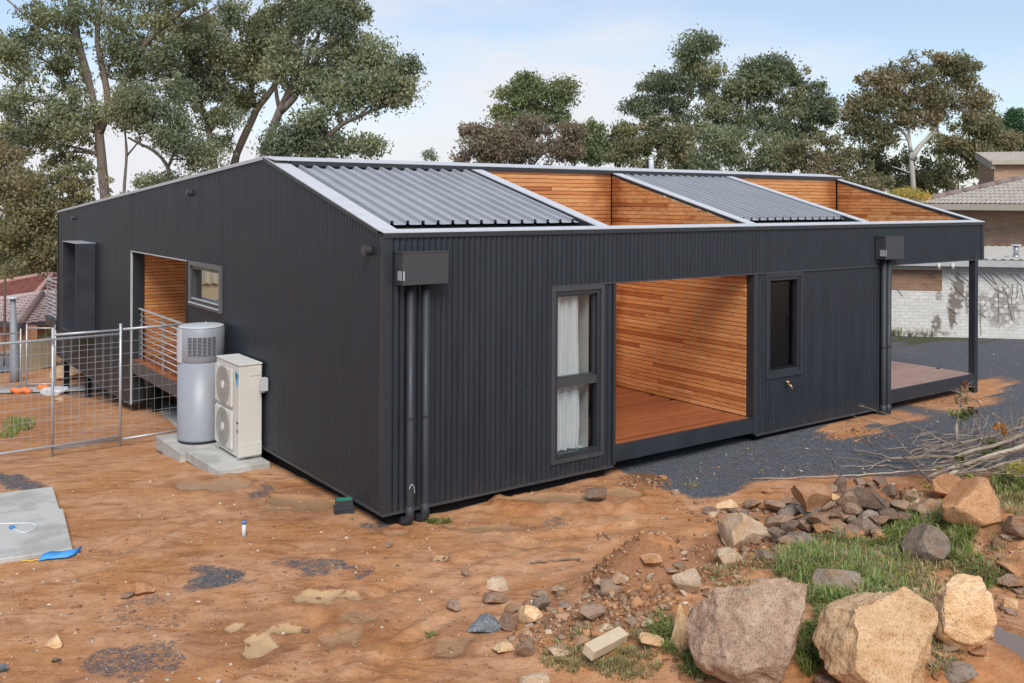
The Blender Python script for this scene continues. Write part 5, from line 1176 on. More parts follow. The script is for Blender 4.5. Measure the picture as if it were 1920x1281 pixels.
tree('reddish brown bush at the far left edge', 30, [([(10, 400), (12, 330)], .08, .04)], [(12, 292, 26, 20), (25, 322, 28, 22), (-10, 340, 30, 40), (5, 365, 30, 30)], 'rust', BARK_B, .15, 1.0, 'bushy_tree', .45, 'bushy trees')
tree('pale forked dead looking tree above the red tiled roof', 48, [([(20, 560), (22, 500), (20, 470), (14, 445)], .22, .08), ([(22, 490), (34, 465), (38, 450)], .1, .04), ([(22, 500), (40, 485), (34, 520)], .06, .03)], [(30, 440, 30, 14), (70, 470, 40, 30), (10, 500, 30, 20), (100, 500, 30, 22), (45, 510, 30, 14)], 'gum', BARK_W, .22, .7, 'pale_tree', .6, 'bushy trees')
# right hand side
tree('bright green gum with two rounded tops behind the ridge', 52, [([(990, 340), (995, 280), (985, 220), (975, 180)], .2, .06), ([(995, 270), (1030, 230), (1040, 190)], .12, .05)],
     [(985, 155, 22, 12), (960, 172, 20, 14), (975, 192, 30, 20), (1000, 200, 24, 22), (948, 208, 18, 10), (1040, 185, 20, 18), (1058, 165, 9, 9), (1028, 205, 20, 22), (1050, 215, 16, 16), (1012, 180, 14, 20), (1020, 230, 24, 14), (970, 220, 26, 14)], 'green', BARK_B, .26, .95, clump=.7)
tree('brownish purple tree behind the timber recess', 47, [([(960, 340), (962, 300), (972, 270), (990, 245)], .18, .05), ([(962, 300), (940, 270), (925, 250)], .09, .03), ([(985, 330), (1010, 295), (1030, 280)], .1, .04)],
     [(990, 262, 44, 24), (955, 250, 24, 16), (1040, 262, 38, 22), (1070, 250, 14, 14), (930, 275, 24, 18), (1000, 292, 50, 22), (1050, 290, 36, 18), (945, 300, 30, 14), (990, 232, 16, 10)], 'brown', BARK_D, .24, 1.2, 'bushy_tree', .7, 'trees behind the ridge')
tree('small thin brown tree left of the brownish purple one', 47, [([(905, 345), (900, 300), (892, 265)], .1, .03)], [(880, 250, 13, 12), (895, 278, 18, 16), (905, 298, 24, 10), (862, 296, 14, 8), (903, 245, 5, 4), (915, 272, 12, 12)], 'brown', BARK_B, .24, .8, 'bushy_tree', .6, 'trees behind the ridge')
tree('light green airy tree right of the brownish purple one', 50, [([(1100, 345), (1105, 300), (1115, 260)], .12, .04), ([(1105, 300), (1140, 270), (1160, 250)], .08, .03)], [(1092, 250, 12, 14), (1112, 246, 14, 14), (1115, 270, 22, 16), (1090, 285, 22, 14), (1125, 295, 26, 12), (1150, 258, 20, 16), (1165, 245, 10, 8), (1140, 280, 20, 14)], 'green', BARK_B, .26, .85, clump=.65, name='bushy_tree', group='trees behind the ridge')
tree('tall thin gum rising to a narrow tip, right of centre', 48, [([(1312, 340), (1306, 300), (1292, 250), (1288, 200), (1294, 140), (1302, 95)], .2, .05), ([(1290, 230), (1260, 200), (1225, 175)], .1, .04), ([(1290, 195), (1320, 160), (1335, 140)], .07, .03)],
     [(1300, 82, 14, 9), (1322, 88, 6, 8), (1296, 108, 14, 12), (1293, 135, 20, 15), (1330, 142, 18, 14), (1272, 160, 18, 18), (1240, 155, 22, 16), (1215, 178, 22, 18), (1245, 190, 26, 16), (1190, 200, 14, 10), (1280, 190, 20, 18), (1225, 215, 22, 12), (1330, 165, 12, 14), (1285, 220, 18, 14)], 'gum', BARK_W, .25, .95, clump=.68)
tree('broad dense gum with a dome shaped crown, right of the tall thin one', 47, [([(1450, 345), (1440, 290), (1420, 240), (1400, 210)], .26, .08), ([(1440, 290), (1475, 230), (1500, 190), (1460, 140)], .2, .06), ([(1420, 245), (1380, 215), (1350, 210)], .12, .04)],
     [(1455, 128, 24, 10), (1488, 140, 22, 13), (1425, 150, 22, 14), (1415, 132, 12, 6), (1400, 168, 36, 20), (1455, 165, 38, 22), (1510, 172, 34, 22), (1545, 195, 18, 16), (1370, 190, 36, 24), (1430, 200, 46, 24), (1495, 210, 44, 24), (1545, 218, 18, 14), (1345, 215, 34, 22), (1390, 228, 40, 22), (1460, 240, 46, 24), (1515, 245, 28, 16), (1320, 235, 26, 22)], 'gum', BARK_W, .24, 1.2, clump=.72)
tree('low olive tree spreading along the ridge under the tall thin gum', 42, [([(1225, 345), (1230, 310), (1235, 280)], .14, .05)], [(1240, 240, 28, 20), (1215, 260, 28, 20), (1265, 262, 32, 22), (1185, 280, 26, 16), (1235, 285, 36, 18), (1290, 285, 34, 20), (1160, 298, 18, 8), (1205, 300, 34, 10), (1270, 305, 40, 10), (1180, 245, 12, 10)], 'olive', BARK_B, .21, 1.15, 'bushy_tree', .6, 'trees behind the ridge')
tree('grey green understorey bush below the dome shaped gum', 40, [([(1395, 345), (1395, 300)], .1, .05)], [(1350, 290, 34, 20), (1395, 285, 34, 20), (1430, 295, 34, 20), (1340, 265, 26, 18), (1380, 260, 30, 18), (1440, 270, 32, 18), (1475, 290, 24, 20), (1410, 315, 60, 10), (1320, 300, 24, 16)], 'gum', BARK_B, .2, 1.2, 'bushy_tree', .58, 'trees behind the ridge')
tree('brown conical bush behind the right hand recess', 39, [([(1575, 370), (1575, 320)], .1, .05)], [(1500, 275, 22, 16), (1520, 295, 32, 18), (1485, 305, 26, 14), (1555, 270, 20, 14), (1565, 295, 32, 20), (1600, 310, 32, 22), (1620, 335, 30, 16), (1580, 335, 40, 14), (1530, 320, 40, 12), (1645, 345, 22, 12)], 'rust', BARK_D, .19, 1.25, 'bushy_tree', .55, 'trees behind the ridge')
tree('big white trunked gum with a wide open crown at the right', 42, [([(1714, 370), (1711, 330), (1708, 300), (1708, 275), (1698, 250), (1678, 235), (1640, 222), (1600, 216)], .26, .05), ([(1709, 300), (1722, 275), (1745, 255), (1758, 235), (1775, 195), (1785, 160)], .2, .05), ([(1708, 285), (1704, 255), (1703, 220), (1700, 180)], .15, .05), ([(1708, 325), (1690, 318), (1672, 312)], .06, .03)],
     [(1745, 112, 30, 11), (1808, 125, 34, 12), (1690, 135, 36, 14), (1645, 152, 32, 16), (1775, 142, 34, 16), (1730, 150, 30, 14), (1622, 185, 26, 18), (1665, 190, 32, 18), (1600, 212, 13, 9), (1710, 180, 28, 18), (1760, 178, 30, 20), (1810, 165, 20, 16), (1640, 225, 28, 18), (1800, 205, 30, 20), (1835, 185, 12, 16), (1690, 215, 24, 14), (1650, 262, 28, 18), (1755, 215, 26, 18), (1615, 240, 16, 12)], 'rust', BARK_W, .22, 1.05, clump=.62)
tree('dark olive tree filling in below the big white trunked gum', 46, [([(1800, 380), (1795, 330)], .14, .06)], [(1785, 265, 36, 20), (1820, 245, 30, 20), (1850, 235, 20, 22), (1770, 295, 36, 22), (1815, 290, 34, 22), (1740, 320, 34, 20), (1790, 325, 44, 20), (1840, 290, 24, 26), (1675, 300, 30, 22), (1690, 335, 40, 18), (1650, 325, 26, 20), (1745, 345, 40, 14), (1640, 290, 24, 16)], 'olive', BARK_D, .23, 1.3, 'bushy_tree', .62, 'trees behind the ridge')
tree('dark green conifer at the right edge above the brick house', 50, [([(1905, 330), (1905, 280), (1905, 215)], .16, .03)], [(1906, 216, 7, 8), (1902, 232, 14, 9), (1908, 248, 20, 10), (1895, 262, 28, 11), (1915, 275, 30, 12), (1878, 240, 9, 6), (1880, 280, 26, 12), (1930, 255, 16, 14)], 'conifer', BARK_D, .2, 1.5, 'conifer', .5, 'trees behind the ridge', droop=-.1)
tree('olive bush at the foot of the conifer', 47, [([(1870, 340), (1870, 290)], .1, .05)], [(1868, 262, 18, 12), (1850, 282, 18, 14), (1878, 285, 22, 12), (1885, 268, 14, 10)], 'olive', BARK_B, .2, 1.2, 'bushy_tree', .55, 'trees behind the ridge')
tree('small yellow flowering shrub beside the right end of the roof', 26, [([(1705, 400), (1705, 380)], .04, .02)], [(1690, 366, 16, 7), (1712, 362, 18, 7), (1730, 368, 10, 6), (1700, 378, 30, 10)], 'gold', BARK_B, .09, 1.0, 'shrub', .28, 'shrubs', cat='shrub')
tree('bare twiggy sapling top showing over the ridge', 30, [([(800, 330), (802, 300), (806, 283)], .02, .008), ([(802, 302), (795, 290), (792, 280)], .012, .005), ([(803, 298), (812, 292), (816, 280)], .012, .005)], [(806, 285, 5, 4), (797, 293, 4, 4), (812, 296, 4, 4)], 'gum', BARK_B, .12, .35, 'sapling', .25, 'shrubs', twig=False)
tree('dark leafy shrub behind the cream garden wall', 30, [([(88, 700), (88, 660)], .03, .02)], [(82, 655, 18, 18), (95, 675, 16, 22), (80, 690, 14, 14), (100, 640, 10, 14)], 'rust', BARK_D, .1, .8, 'shrub', .3, 'shrubs', cat='shrub')
# wooded ground far behind, one unbroken mass
cs, rs, ct, tn = [], [], [], []
for i in range(420):
    u = rngT.uniform(-300, 2250); d = rngT.uniform(75, 110); p = at_depth(u, VHP, d); gz = float(hfun(p[0], p[1], False)); hgt = rngT.uniform(.5, 6.5 if u < 520 else 4.2)
    cs.append([p[0], p[1], gz + hgt]); rs.append([2.6, 2.6, 1.8]); ct.append(110); tn.append(np.array(PAL['gum'][rngT.integers(4)]) * 1.8)
V, F, Ti = leaves(np.array(cs), np.array(rs), np.array(ct), .5, np.array(tn), .3); me = npmesh('distant_wood', V, F, LEAF); vcol(me, 'tint', Ti)
tag(link('distant_wood', me), 'far off belt of bush behind the trees', 'wood', kind='stuff')
print('leaves', sum(NLEAF))

# ================================================================== ROCKS
def rockmat(name, cols, patch, speck=0.35, lich=None):
    t = NT(name, .88, .2); oc = t.co('World'); rnd = t.rand()
    a = t.noise(oc, 4.5, 6, .62, .5); b = t.noise(oc, 16, 5, .65); c = t.noise(oc, 70, 3, .6)
    col = t.ramp(t.math('ADD', t.math('MULTIPLY', a, .45), t.math('MULTIPLY', b, .55)), [(.32, cols[0]), (.48, cols[1]), (.66, cols[2])])
    col = t.mix(t.maprange(t.noise(oc, 2.4, 5, .6, 1.0), .5, .66, 0, .8), col, patch)
    col = t.mix(t.math('MULTIPLY', t.maprange(c, .5, .66), speck * 1.5), col, t.mix(1.0, col, (.4, .36, .33), 'MULTIPLY'))
    wv = t.n.new('ShaderNodeVectorMath'); wv.operation = 'ADD'; t.l.new(oc, wv.inputs[0]); nw = t.n.new('ShaderNodeTexNoise'); nw.inputs['Scale'].default_value = 5; t.l.new(oc, nw.inputs['Vector']); sc_ = t.n.new('ShaderNodeVectorMath'); sc_.operation = 'SCALE'; sc_.inputs['Scale'].default_value = .35; t.l.new(nw.outputs['Color'], sc_.inputs[0]); t.l.new(sc_.outputs[0], wv.inputs[1])
    ve = t.n.new('ShaderNodeTexVoronoi'); ve.feature = 'DISTANCE_TO_EDGE'; ve.inputs['Scale'].default_value = 4.5; t.l.new(wv.outputs[0], ve.inputs['Vector'])
    crack = t.math('MULTIPLY', t.maprange(ve.outputs['Distance'], .0, .02, 1, 0), t.maprange(a, .56, .7))
    col = t.mix(t.math('MULTIPLY', crack, .12), col, (.09, .055, .035))
    k = t.n.new('ShaderNodeHueSaturation'); t.l.new(col, k.inputs['Color']); t.l.new(t.maprange(rnd, 0, 1, .85, 1.15, False), k.inputs['Value'])
    t.set('Base Color', k.outputs[0]); t.bump(t.math('SUBTRACT', t.math('ADD', t.math('MULTIPLY', b, .6), t.math('MULTIPLY', c, .4)), t.math('MULTIPLY', crack, .15)), .9, .03); return t.m
RK = {'tan': rockmat('tan_rock', ((.52, .31, .15), (.68, .445, .24), (.78, .565, .35)), (.50, .28, .125)), 'brown': rockmat('brown_rock', ((.17, .11, .075), (.29, .195, .13), (.40, .28, .19)), (.31, .16, .08)),
      'grey': rockmat('grey_rock', ((.16, .125, .095), (.25, .20, .155), (.36, .295, .23)), (.29, .17, .095)), 'orange': rockmat('orange_rock', ((.36, .17, .075), (.46, .24, .115), (.55, .34, .19)), (.3, .14, .06)),
      'pale': rockmat('pale_rock', ((.36, .245, .15), (.49, .36, .24), (.62, .49, .35)), (.42, .24, .12)), 'granite': rockmat('blue_grey_rock', ((.12, .14, .15), (.2, .225, .24), (.32, .34, .35)), (.16, .17, .17), .6), 'dark': rockmat('dark_rock', ((.13, .088, .062), (.205, .142, .105), (.29, .21, .16)), (.24, .13, .07))}
RK['fawn'] = rockmat('fawn_rock', ((.22, .145, .10), (.38, .26, .175), (.52, .38, .27)), (.30, .185, .13), .45)
def ico(sub):
    bm = bmesh.new(); bmesh.ops.create_icosphere(bm, subdivisions=sub, radius=1); V = np.array([v.co[:] for v in bm.verts]); F = np.array([[v.index for v in f.verts] for f in bm.faces]); bm.free(); return V, F
ICO = {k: ico(k) for k in (1, 2, 3, 4, 6)}
def rock_mesh(seed, sub, cuts=9, rough=.10, lo=.42, hi=.78, planes=None):
    r = np.random.default_rng(seed); V, F = ICO[sub]; V = V.copy() * 1.15
    for i in range(cuts):
        n = r.normal(size=3); n /= np.linalg.norm(n); h = r.uniform(lo, hi); d = V @ n - h; V -= np.outer(np.maximum(d, 0) * .96, n)
    for (n, h) in (planes or []):
        n = np.array(n, float); n /= np.linalg.norm(n); d = V @ n - h; V -= np.outer(np.maximum(d, 0) * .97, n)
    N = V / np.linalg.norm(V, axis=1)[:, None]; q = V * 1.5 + seed * 3.7
    disp = rough * (.45 if sub < 5 else .8) * fbm(q[:, 0], q[:, 1], q[:, 2], 4 if sub < 5 else 6)
    if sub >= 6: disp = disp - .05 * np.abs(fbm(q[:, 0] * 2.2, q[:, 1] * 2.2, q[:, 2] * 2.2, 5))
    V = V + N * disp[:, None]; V -= (V.max(0) + V.min(0)) / 2; V /= (V.max(0) - V.min(0)) / 2
    return V, F
NROCK = [0]
def pick_off(u, v, off):
    r = ray(u, v); T = np.arange(3, 80, .25); Q = CAM + r * T[:, None]; below = Q[:, 2] < hfun(Q[:, 0], Q[:, 1]) + off; i = int(np.argmax(below)); a, b = T[max(i-1, 0)], T[i]
    for _ in range(9):
        mid = (a + b) / 2; p = CAM + r * mid
        if p[2] < float(hfun(p[0], p[1])) + off: b = mid
        else: a = mid
    return CAM + r * b
def rock(u, v, wpx, hpx, mat, label, group=None, sub=3, seed=None, name='rock', dk=.85, planes=None, cuts=9, rough=.10, rot=None, sink=.12, raise_=0.0):
    NROCK[0] += 1; sub = max(sub, 4); cuts = cuts if planes else 15; seed = seed or 100 + NROCK[0]
    p = pick(u, v + hpx * .3, False); dep = (p - CAM) @ FV; k = dep / FPX; w = wpx * k; dp = w * dk; pit = (CAM[2] - p[2]) / dep; sn = pit / math.hypot(1, pit); cs_ = 1 / math.hypot(1, pit)
    h = max(.35 * w, (hpx * k - sn * dp * .8) / cs_); c = pick_off(u, v, h * (.5 - sink) + raise_); dep2 = (c - CAM) @ FV; w *= dep2 / dep
    V, F = rock_mesh(seed, sub, cuts, rough, planes=planes); V = V * np.array([w / 2, dp / 2, h / 2])
    a = random.uniform(-.35, .35) if rot is None else rot; yaw = math.atan2(RV[1], RV[0]) + a
    ca, sa = math.cos(yaw), math.sin(yaw); V = V @ np.array([[ca, sa, 0], [-sa, ca, 0], [0, 0, 1]])
    me = npmesh(name, V, F, RK[mat], True)
    try: me.set_sharp_from_angle(angle=math.radians(26 if sub < 5 else 50))
    except Exception: pass
    o = link(name, me); o.location = c; tag(o, label, 'rock', group); return o
# the big boulders
rock(1412, 1188, 240, 250, 'fawn', 'largest brown boulder at the bottom right, broad and lumpy', None, 6, 11, 'boulder', .75, [((-.75, -.3, .35), .72), ((.2, -.65, .75), .62), ((.8, -.4, -.2), .7)], 4, .16, .1, .05)
rock(1640, 1200, 212, 232, 'tan', 'cream and tan boulder with a pointed top at the bottom edge', None, 6, 23, 'boulder', .8, [((0, -.6, .8), .55), ((.75, -.5, -.1), .66), ((-.8, -.2, .2), .75), ((-.35, .2, .9), .72)], 3, .12, -.05, .05)
rock(1806, 1152, 116, 142, 'tan', 'squat tan boulder with a pale flat top at the right', None, 6, 35, 'boulder', .8, [((0, -.1, 1), .62), ((-.3, -.9, .25), .66), ((.9, -.2, .1), .7), ((-.9, 0, .15), .72)], 2, .10, .1, .05)
rock(1822, 940, 128, 104, 'orange', 'rough orange triangular boulder behind the grass at the right', None, 4, 41, 'boulder', .6, [((-.7, -.1, .7), .45), ((.8, -.3, .2), .6), ((0, -.9, .3), .5)], 3, .12, .1, .08)
rock(1775, 912, 74, 56, 'orange', 'orange brown boulder behind the triangular one', None, 4, 43, 'boulder', .7, None, 5, .12, .2, .1)
rock(1905, 982, 70, 62, 'brown', 'dark brown boulder cut by the right edge of the photograph', None, 4, 47, 'boulder', .9, None, 6, .1, .3, .1)
rock(1737, 1020, 84, 84, 'grey', 'grey brown leaning slab of rock in the middle of the grass', None, 4, 51, 'boulder', .6, [((-.8, -.2, .55), .5), ((.3, -.8, .4), .55)], 4, .1, -.2, .08)
rock(1908, 1060, 68, 58, 'orange', 'orange boulder at the right edge above the flat topped one', None, 4, 53, 'boulder', .9, None, 5, .1, .1, .1)
rock(1893, 1092, 48, 40, 'brown', 'brown rock right of the flat topped boulder', None, 3); rock(1896, 1134, 36, 28, 'tan', 'small tan rock beside the clear puddle', None, 3)
rock(1570, 1090, 92, 62, 'grey', 'dark grey split rock behind the cream boulder', None, 4, 57, 'boulder', .7, [((.2, -.6, .8), .4), ((-.7, -.3, .5), .6)], 4)
rock(1288, 1088, 56, 62, 'pale', 'pale cream rock peeking out left of the largest boulder', None, 4, 59); rock(1282, 1178, 48, 100, 'tan', 'tan rock wedged against the left of the largest boulder', None, 4, 61)
rock(1545, 1278, 40, 30, 'dark', 'dark wet rock in the gap between the two biggest boulders', None, 3); rock(1800, 1262, 62, 44, 'grey', 'rounded grey stone at the bottom edge below the flat topped boulder', None, 3)
G1 = 'rocks heaped beside the gravel'
HEAP = {}
def G(u, v, w, h, m, lab=None, **k):
    o = rock(u, v, w, h, m, lab, None if lab else G1, 3, **k)
    if not lab: HEAP.setdefault(m, []).append((u, o))
for a in ((1495, 955, 46, 30, 'grey'), (1560, 985, 60, 40, 'brown'), (1620, 985, 60, 44, 'dark'), (1520, 985, 50, 36, 'brown'), (1590, 965, 60, 40, 'brown'), (1650, 950, 54, 40, 'dark'), (1545, 950, 60, 40, 'brown')): G(*a, raise_=-.02)
for a in ((1573, 908, 30, 36, 'dark'), (1590, 938, 48, 44, 'brown'), (1628, 935, 66, 48, 'dark'), (1672, 922, 32, 30, 'dark'), (1482, 957, 44, 28, 'grey'), (1516, 956, 54, 34, 'grey'), (1600, 952, 42, 32, 'brown'), (1668, 966, 36, 28, 'dark'), (1690, 948, 34, 22, 'brown'), (1566, 932, 24, 16, 'tan'), (1612, 906, 22, 20, 'brown'), (1650, 900, 30, 18, 'dark')): G(*a, raise_=.10)
for a in ((1560, 965, 46, 38, 'grey'), (1626, 970, 44, 40, 'grey'), (1517, 980, 40, 30, 'dark'), (1460, 978, 56, 44, 'brown'), (1482, 988, 36, 28, 'dark'), (1456, 1004, 36, 34, 'dark'), (1597, 972, 22, 26, 'grey'), (1432, 985, 26, 30, 'orange'), (1420, 968, 30, 22, 'brown'), (1408, 1008, 30, 26, 'brown'), (1640, 996, 30, 22, 'brown')): G(*a, raise_=.03)
for a in ((1535, 975, 44, 34, 'brown'), (1580, 955, 40, 32, 'dark'), (1610, 925, 40, 30, 'brown'), (1552, 918, 34, 26, 'brown'), (1648, 975, 34, 26, 'brown'), (1470, 968, 30, 24, 'dark')): G(*a, raise_=.08)
for a in ((1452, 950, 40, 30, 'brown'), (1500, 935, 40, 30, 'dark'), (1475, 940, 30, 24, 'brown'), (1410, 945, 34, 24, 'brown'), (1690, 970, 34, 28, 'dark'), (1705, 930, 36, 28, 'brown'), (1632, 910, 34, 26, 'brown'), (1395, 962, 24, 18, 'dark'), (1600, 992, 34, 24, 'dark'), (1572, 1000, 34, 26, 'grey'), (1476, 1014, 36, 26, 'brown'), (1530, 1012, 30, 22, 'dark')): G(*a, raise_=.02)
G(1530, 932, 84, 56, 'orange', 'large orange wedge shaped rock on top of the heap', raise_=.12)
G(1500, 1008, 64, 38, 'grey', 'flat grey rock at the front of the heap in the grass'); G(1546, 996, 46, 40, 'orange', 'round orange rock at the front of the heap'); G(1597, 1006, 44, 32, 'orange', 'orange rock in the grass at the middle of the heap front'); G(1657, 1006, 42, 34, 'orange', 'orange rock in the grass at the right of the heap')
G(1393, 992, 96, 78, 'pale', 'pale pointed rock at the left end of the heap', planes=[((-.7, -.3, .6), .5), ((.7, -.2, .6), .5)]); G(1363, 1042, 58, 40, 'pale', 'pale block shaped rock on the dirt left of the grass'); G(1360, 948, 42, 32, 'tan', 'tan rock left of the heap on the clay'); G(1328, 958, 24, 18, 'dark', 'small dark rock at the far left of the heap'); G(1382, 958, 38, 24, 'brown', 'brown rock beside the tan one left of the heap')
G(1439, 921, 20, 16, 'orange', 'small orange stone lying alone on the gravel edge'); G(1586, 1040, 38, 30, 'grey', 'grey stone half sunk in the grass'); G(1642, 1042, 42, 32, 'brown', 'brown stone half sunk in the grass'); G(1735, 950, 62, 46, 'pale', 'pale rock between the heap and the triangular boulder'); G(1740, 968, 36, 20, 'grey', 'grey stone in front of the pale rock'); G(1440, 1042, 40, 26, 'grey', 'grey stone at the edge of the grass'); G(1760, 880, 30, 14, 'pale', 'small pale stone under the branches')
ORD = ['%s from the left' % q for q in 'first second third fourth fifth sixth seventh eighth ninth tenth eleventh twelfth thirteenth fourteenth fifteenth sixteenth seventeenth eighteenth nineteenth twentieth twenty-first twenty-second twenty-third twenty-fourth twenty-fifth twenty-sixth twenty-seventh twenty-eighth twenty-ninth thirtieth'.split()]
_ = ['leftmost', 'second from the left', 'third from the left', 'fourth from the left', 'fifth from the left', 'sixth from the left', 'seventh from the left', 'eighth from the left', 'ninth from the left', 'tenth from the left', 'eleventh from the left', 'twelfth from the left', 'thirteenth from the left', 'fourteenth from the left']
NM = {'tan': 'tan', 'brown': 'mid brown', 'grey': 'grey brown', 'orange': 'orange brown', 'dark': 'dark'}
for mk_, L_ in HEAP.items():
    L_.sort(key=lambda q: q[0])
    for i_, (_, o_) in enumerate(L_): tag(o_, '%s rock in the heap by the gravel, %s of its colour' % (NM[mk_], ORD[i_]) if len(L_) > 1 else 'only %s stone perched in the heap beside the gravel' % NM[mk_], 'rock', G1)
G2 = None
for (u, v, w, h, m, lab) in ((851, 1136, 30, 28, 'brown', 'small brown rock left of the rock row'), (927, 1122, 48, 34, 'brown', 'olive brown rock at the top of the rock row'), (907, 1168, 64, 50, 'granite', 'speckled blue grey granite rock'), (952, 1165, 37, 44, 'brown', 'smooth brown rock touching the granite one'),
        (992, 1152, 52, 48, 'tan', 'tan flat faced rock in the rock row'), (1014, 1133, 34, 38, 'grey', 'grey rock behind the tan flat faced one'), (960, 1141, 32, 24, 'brown', 'brown rock in the middle of the rock row'), (934, 1096, 42, 34, 'pale', 'white and brown rock at the far end of the rock row'), (944, 1215, 46, 32, 'tan', 'tan flat rock at the near end of the rock row'),
        (985, 1218, 40, 40, 'brown', 'grey brown rock at the near end of the rock row'), (988, 1188, 20, 16, 'pale', 'pale pebble below the tan flat faced rock'), (1012, 1111, 32, 16, 'brown', 'flat brown rock above the grey one'), (1048, 1105, 28, 22, 'brown', 'brown rock at the foot of the dirt mound'), (872, 1075, 18, 17, 'brown', 'small brown stone near the long stick'),
        (729, 1022, 15, 15, 'brown', 'tiny brown stone in front of the house corner'), (1118, 928, 41, 36, 'dark', 'round dark brown rock near the front wall'), (1163, 1082, 34, 24, 'pale', 'crumbly pale lump of concrete on the dirt mound'), (1131, 1094, 24, 20, 'pale', 'pale chip on the dirt mound'), (1158, 1116, 15, 16, 'brown', 'small brown stone on the dirt mound'),
        (1222, 1052, 40, 32, 'orange', 'orange brown rock on top of the dirt mound'), (1112, 1150, 48, 42, 'brown', 'brown rock sunk in the dirt mound'), (1136, 1178, 35, 26, 'pale', 'pale rock below the dirt mound'), (1186, 1166, 28, 24, 'brown', 'brown rock below the dirt mound'), (1222, 1202, 46, 40, 'tan', 'tan rock left of the wedged one'),
        (1050, 1218, 44, 20, 'pale', 'flat pale rock in the sparse grass'), (1002, 1277, 60, 22, 'pale', 'pale flat rock at the bottom edge'), (270, 1104, 40, 32, 'orange', 'orange brown square rock alone on the clay'), (240, 1116, 26, 16, 'brown', 'small flat rock left of the square one'), (104, 1201, 38, 30, 'tan', 'rounded pinkish stone at the lower left'), (105, 1238, 17, 15, 'dark', 'small dark stone at the lower left'),
        (4, 1252, 26, 24, 'granite', 'blue grey stone at the left edge'), (1060, 1135, 22, 16, 'grey', 'small grey stone on the dirt mound side'), (1215, 1168, 26, 20, 'pale', 'pale chip left of the largest boulder'), (1085, 1170, 20, 14, 'brown', 'little brown stone under the dirt mound'), (130, 700, 72, 26, 'tan', 'wide tan boulder under the far end of the house'), (20, 662, 50, 16, 'grey', 'grey rock ledge at the left edge'), (1266, 923, 16, 13, 'brown', 'little brown stone on the gravel edge'), (112, 748, 20, 10, 'pale', 'pale stone beside the stump post')):
    rock(u, v, w, h, m, lab, None, 3)

# loose stones, clods and chips: far too many to count
def scatter(name, pts, sizes, cols, label, cat, flat=.65):
    V0, F0 = ICO[1]; n = len(pts); r = np.random.default_rng(n)
    V = V0[None] * (1 + .3 * r.normal(size=(n, len(V0), 1)).clip(-1, 1)); sc = np.stack([sizes * r.uniform(.7, 1.3, n), sizes * r.uniform(.7, 1.3, n), sizes * flat * r.uniform(.6, 1.2, n)], 1)
    for _ in range(6):
        nn = r.normal(size=(n, 3)); nn /= np.linalg.norm(nn, axis=1)[:, None]; dd = np.einsum('ijk,ik->ij', V, nn) - r.uniform(.35, .75, n)[:, None]; V = V - np.maximum(dd, 0)[:, :, None] * nn[:, None, :]
    V = V * sc[:, None, :] * 1.15 + pts[:, None, :]; F = F0[None] + (np.arange(n) * len(V0))[:, None, None]
    me = npmesh(name, V.reshape(-1, 3), F.reshape(-1, 3), STONE); vcol(me, 'tint', np.repeat(cols, len(V0), 0)); return tag(link(name, me), label, cat, kind='stuff')
t = NT('stone_chip', .85, .25); c = t.attr('tint'); t.set('Base Color', c); STONE = t.m
rg = np.random.default_rng(5)
def ground_pts(n, u0, u1, v0, v1):
    out = []
    for _ in range(n):
        r = ray(rg.uniform(u0, u1), rg.uniform(v0, v1)); t_ = (CAM[2] + .1) / -r[2]; p = CAM + r * t_; out.append(p[:2])
    P = np.array(out); P = P[~((P[:, 0] > -.06) & (P[:, 0] < 12.4) & (P[:, 1] > -.06) & (P[:, 1] < 17.6))]
    return np.column_stack([P, hfun(P[:, 0], P[:, 1])])
def colours(n, sets): k = rg.integers(len(sets), size=n); return np.array(sets)[k] * rg.uniform(.7, 1.25, (n, 1))
P = ground_pts(2600, -20, 1940, 870, 1290); P[:, 2] += .002; scatter('pebbles', P, rg.gamma(2.0, .0042, len(P)) + .003, colours(len(P), [(.40, .24, .14), (.30, .16, .08), (.5, .4, .3), (.22, .12, .07), (.35, .2, .1)]), 'small clay clods and pebbles strewn over the yard', 'pebbles')
mp_ = [];
for (u, v, ru, rv, n) in ((1190, 1090, 90, 50, 900), (1330, 1060, 70, 40, 400), (1120, 1170, 90, 40, 350), (1020, 1190, 60, 40, 160), (1560, 1000, 180, 50, 350), (1700, 1180, 160, 90, 350), (1210, 905, 50, 14, 160), (1300, 1230, 60, 50, 150), (1600, 818, 80, 12, 120), (1760, 748, 90, 12, 120)):
    for _ in range(n):
        a, q = rg.uniform(0, 6.283), math.sqrt(rg.random()); mp_.append(pick_xy(u + ru * q * math.cos(a), v + rv * q * math.sin(a)) if False else (u + ru * q * math.cos(a), v + rv * q * math.sin(a)))
PP = []
for (u, v) in mp_:
    r = ray(u, v); z = .05
    for _ in range(4): p = CAM + r * ((CAM[2] - z) / -r[2]); z = float(hbase(p[0], p[1]))
    PP.append(p[:2])
PP = np.array(PP); PP = np.column_stack([PP, hfun(PP[:, 0], PP[:, 1]) + .003]); scatter('dirt_clods', PP, rg.gamma(2.0, .006, len(PP)) + .004, colours(len(PP), [(.33, .16, .075), (.26, .12, .055), (.4, .22, .11), (.2, .1, .05), (.36, .19, .09), (.38, .27, .18)]), 'crumbly orange dirt clods on the mounds', 'dirt')
rp_ = []
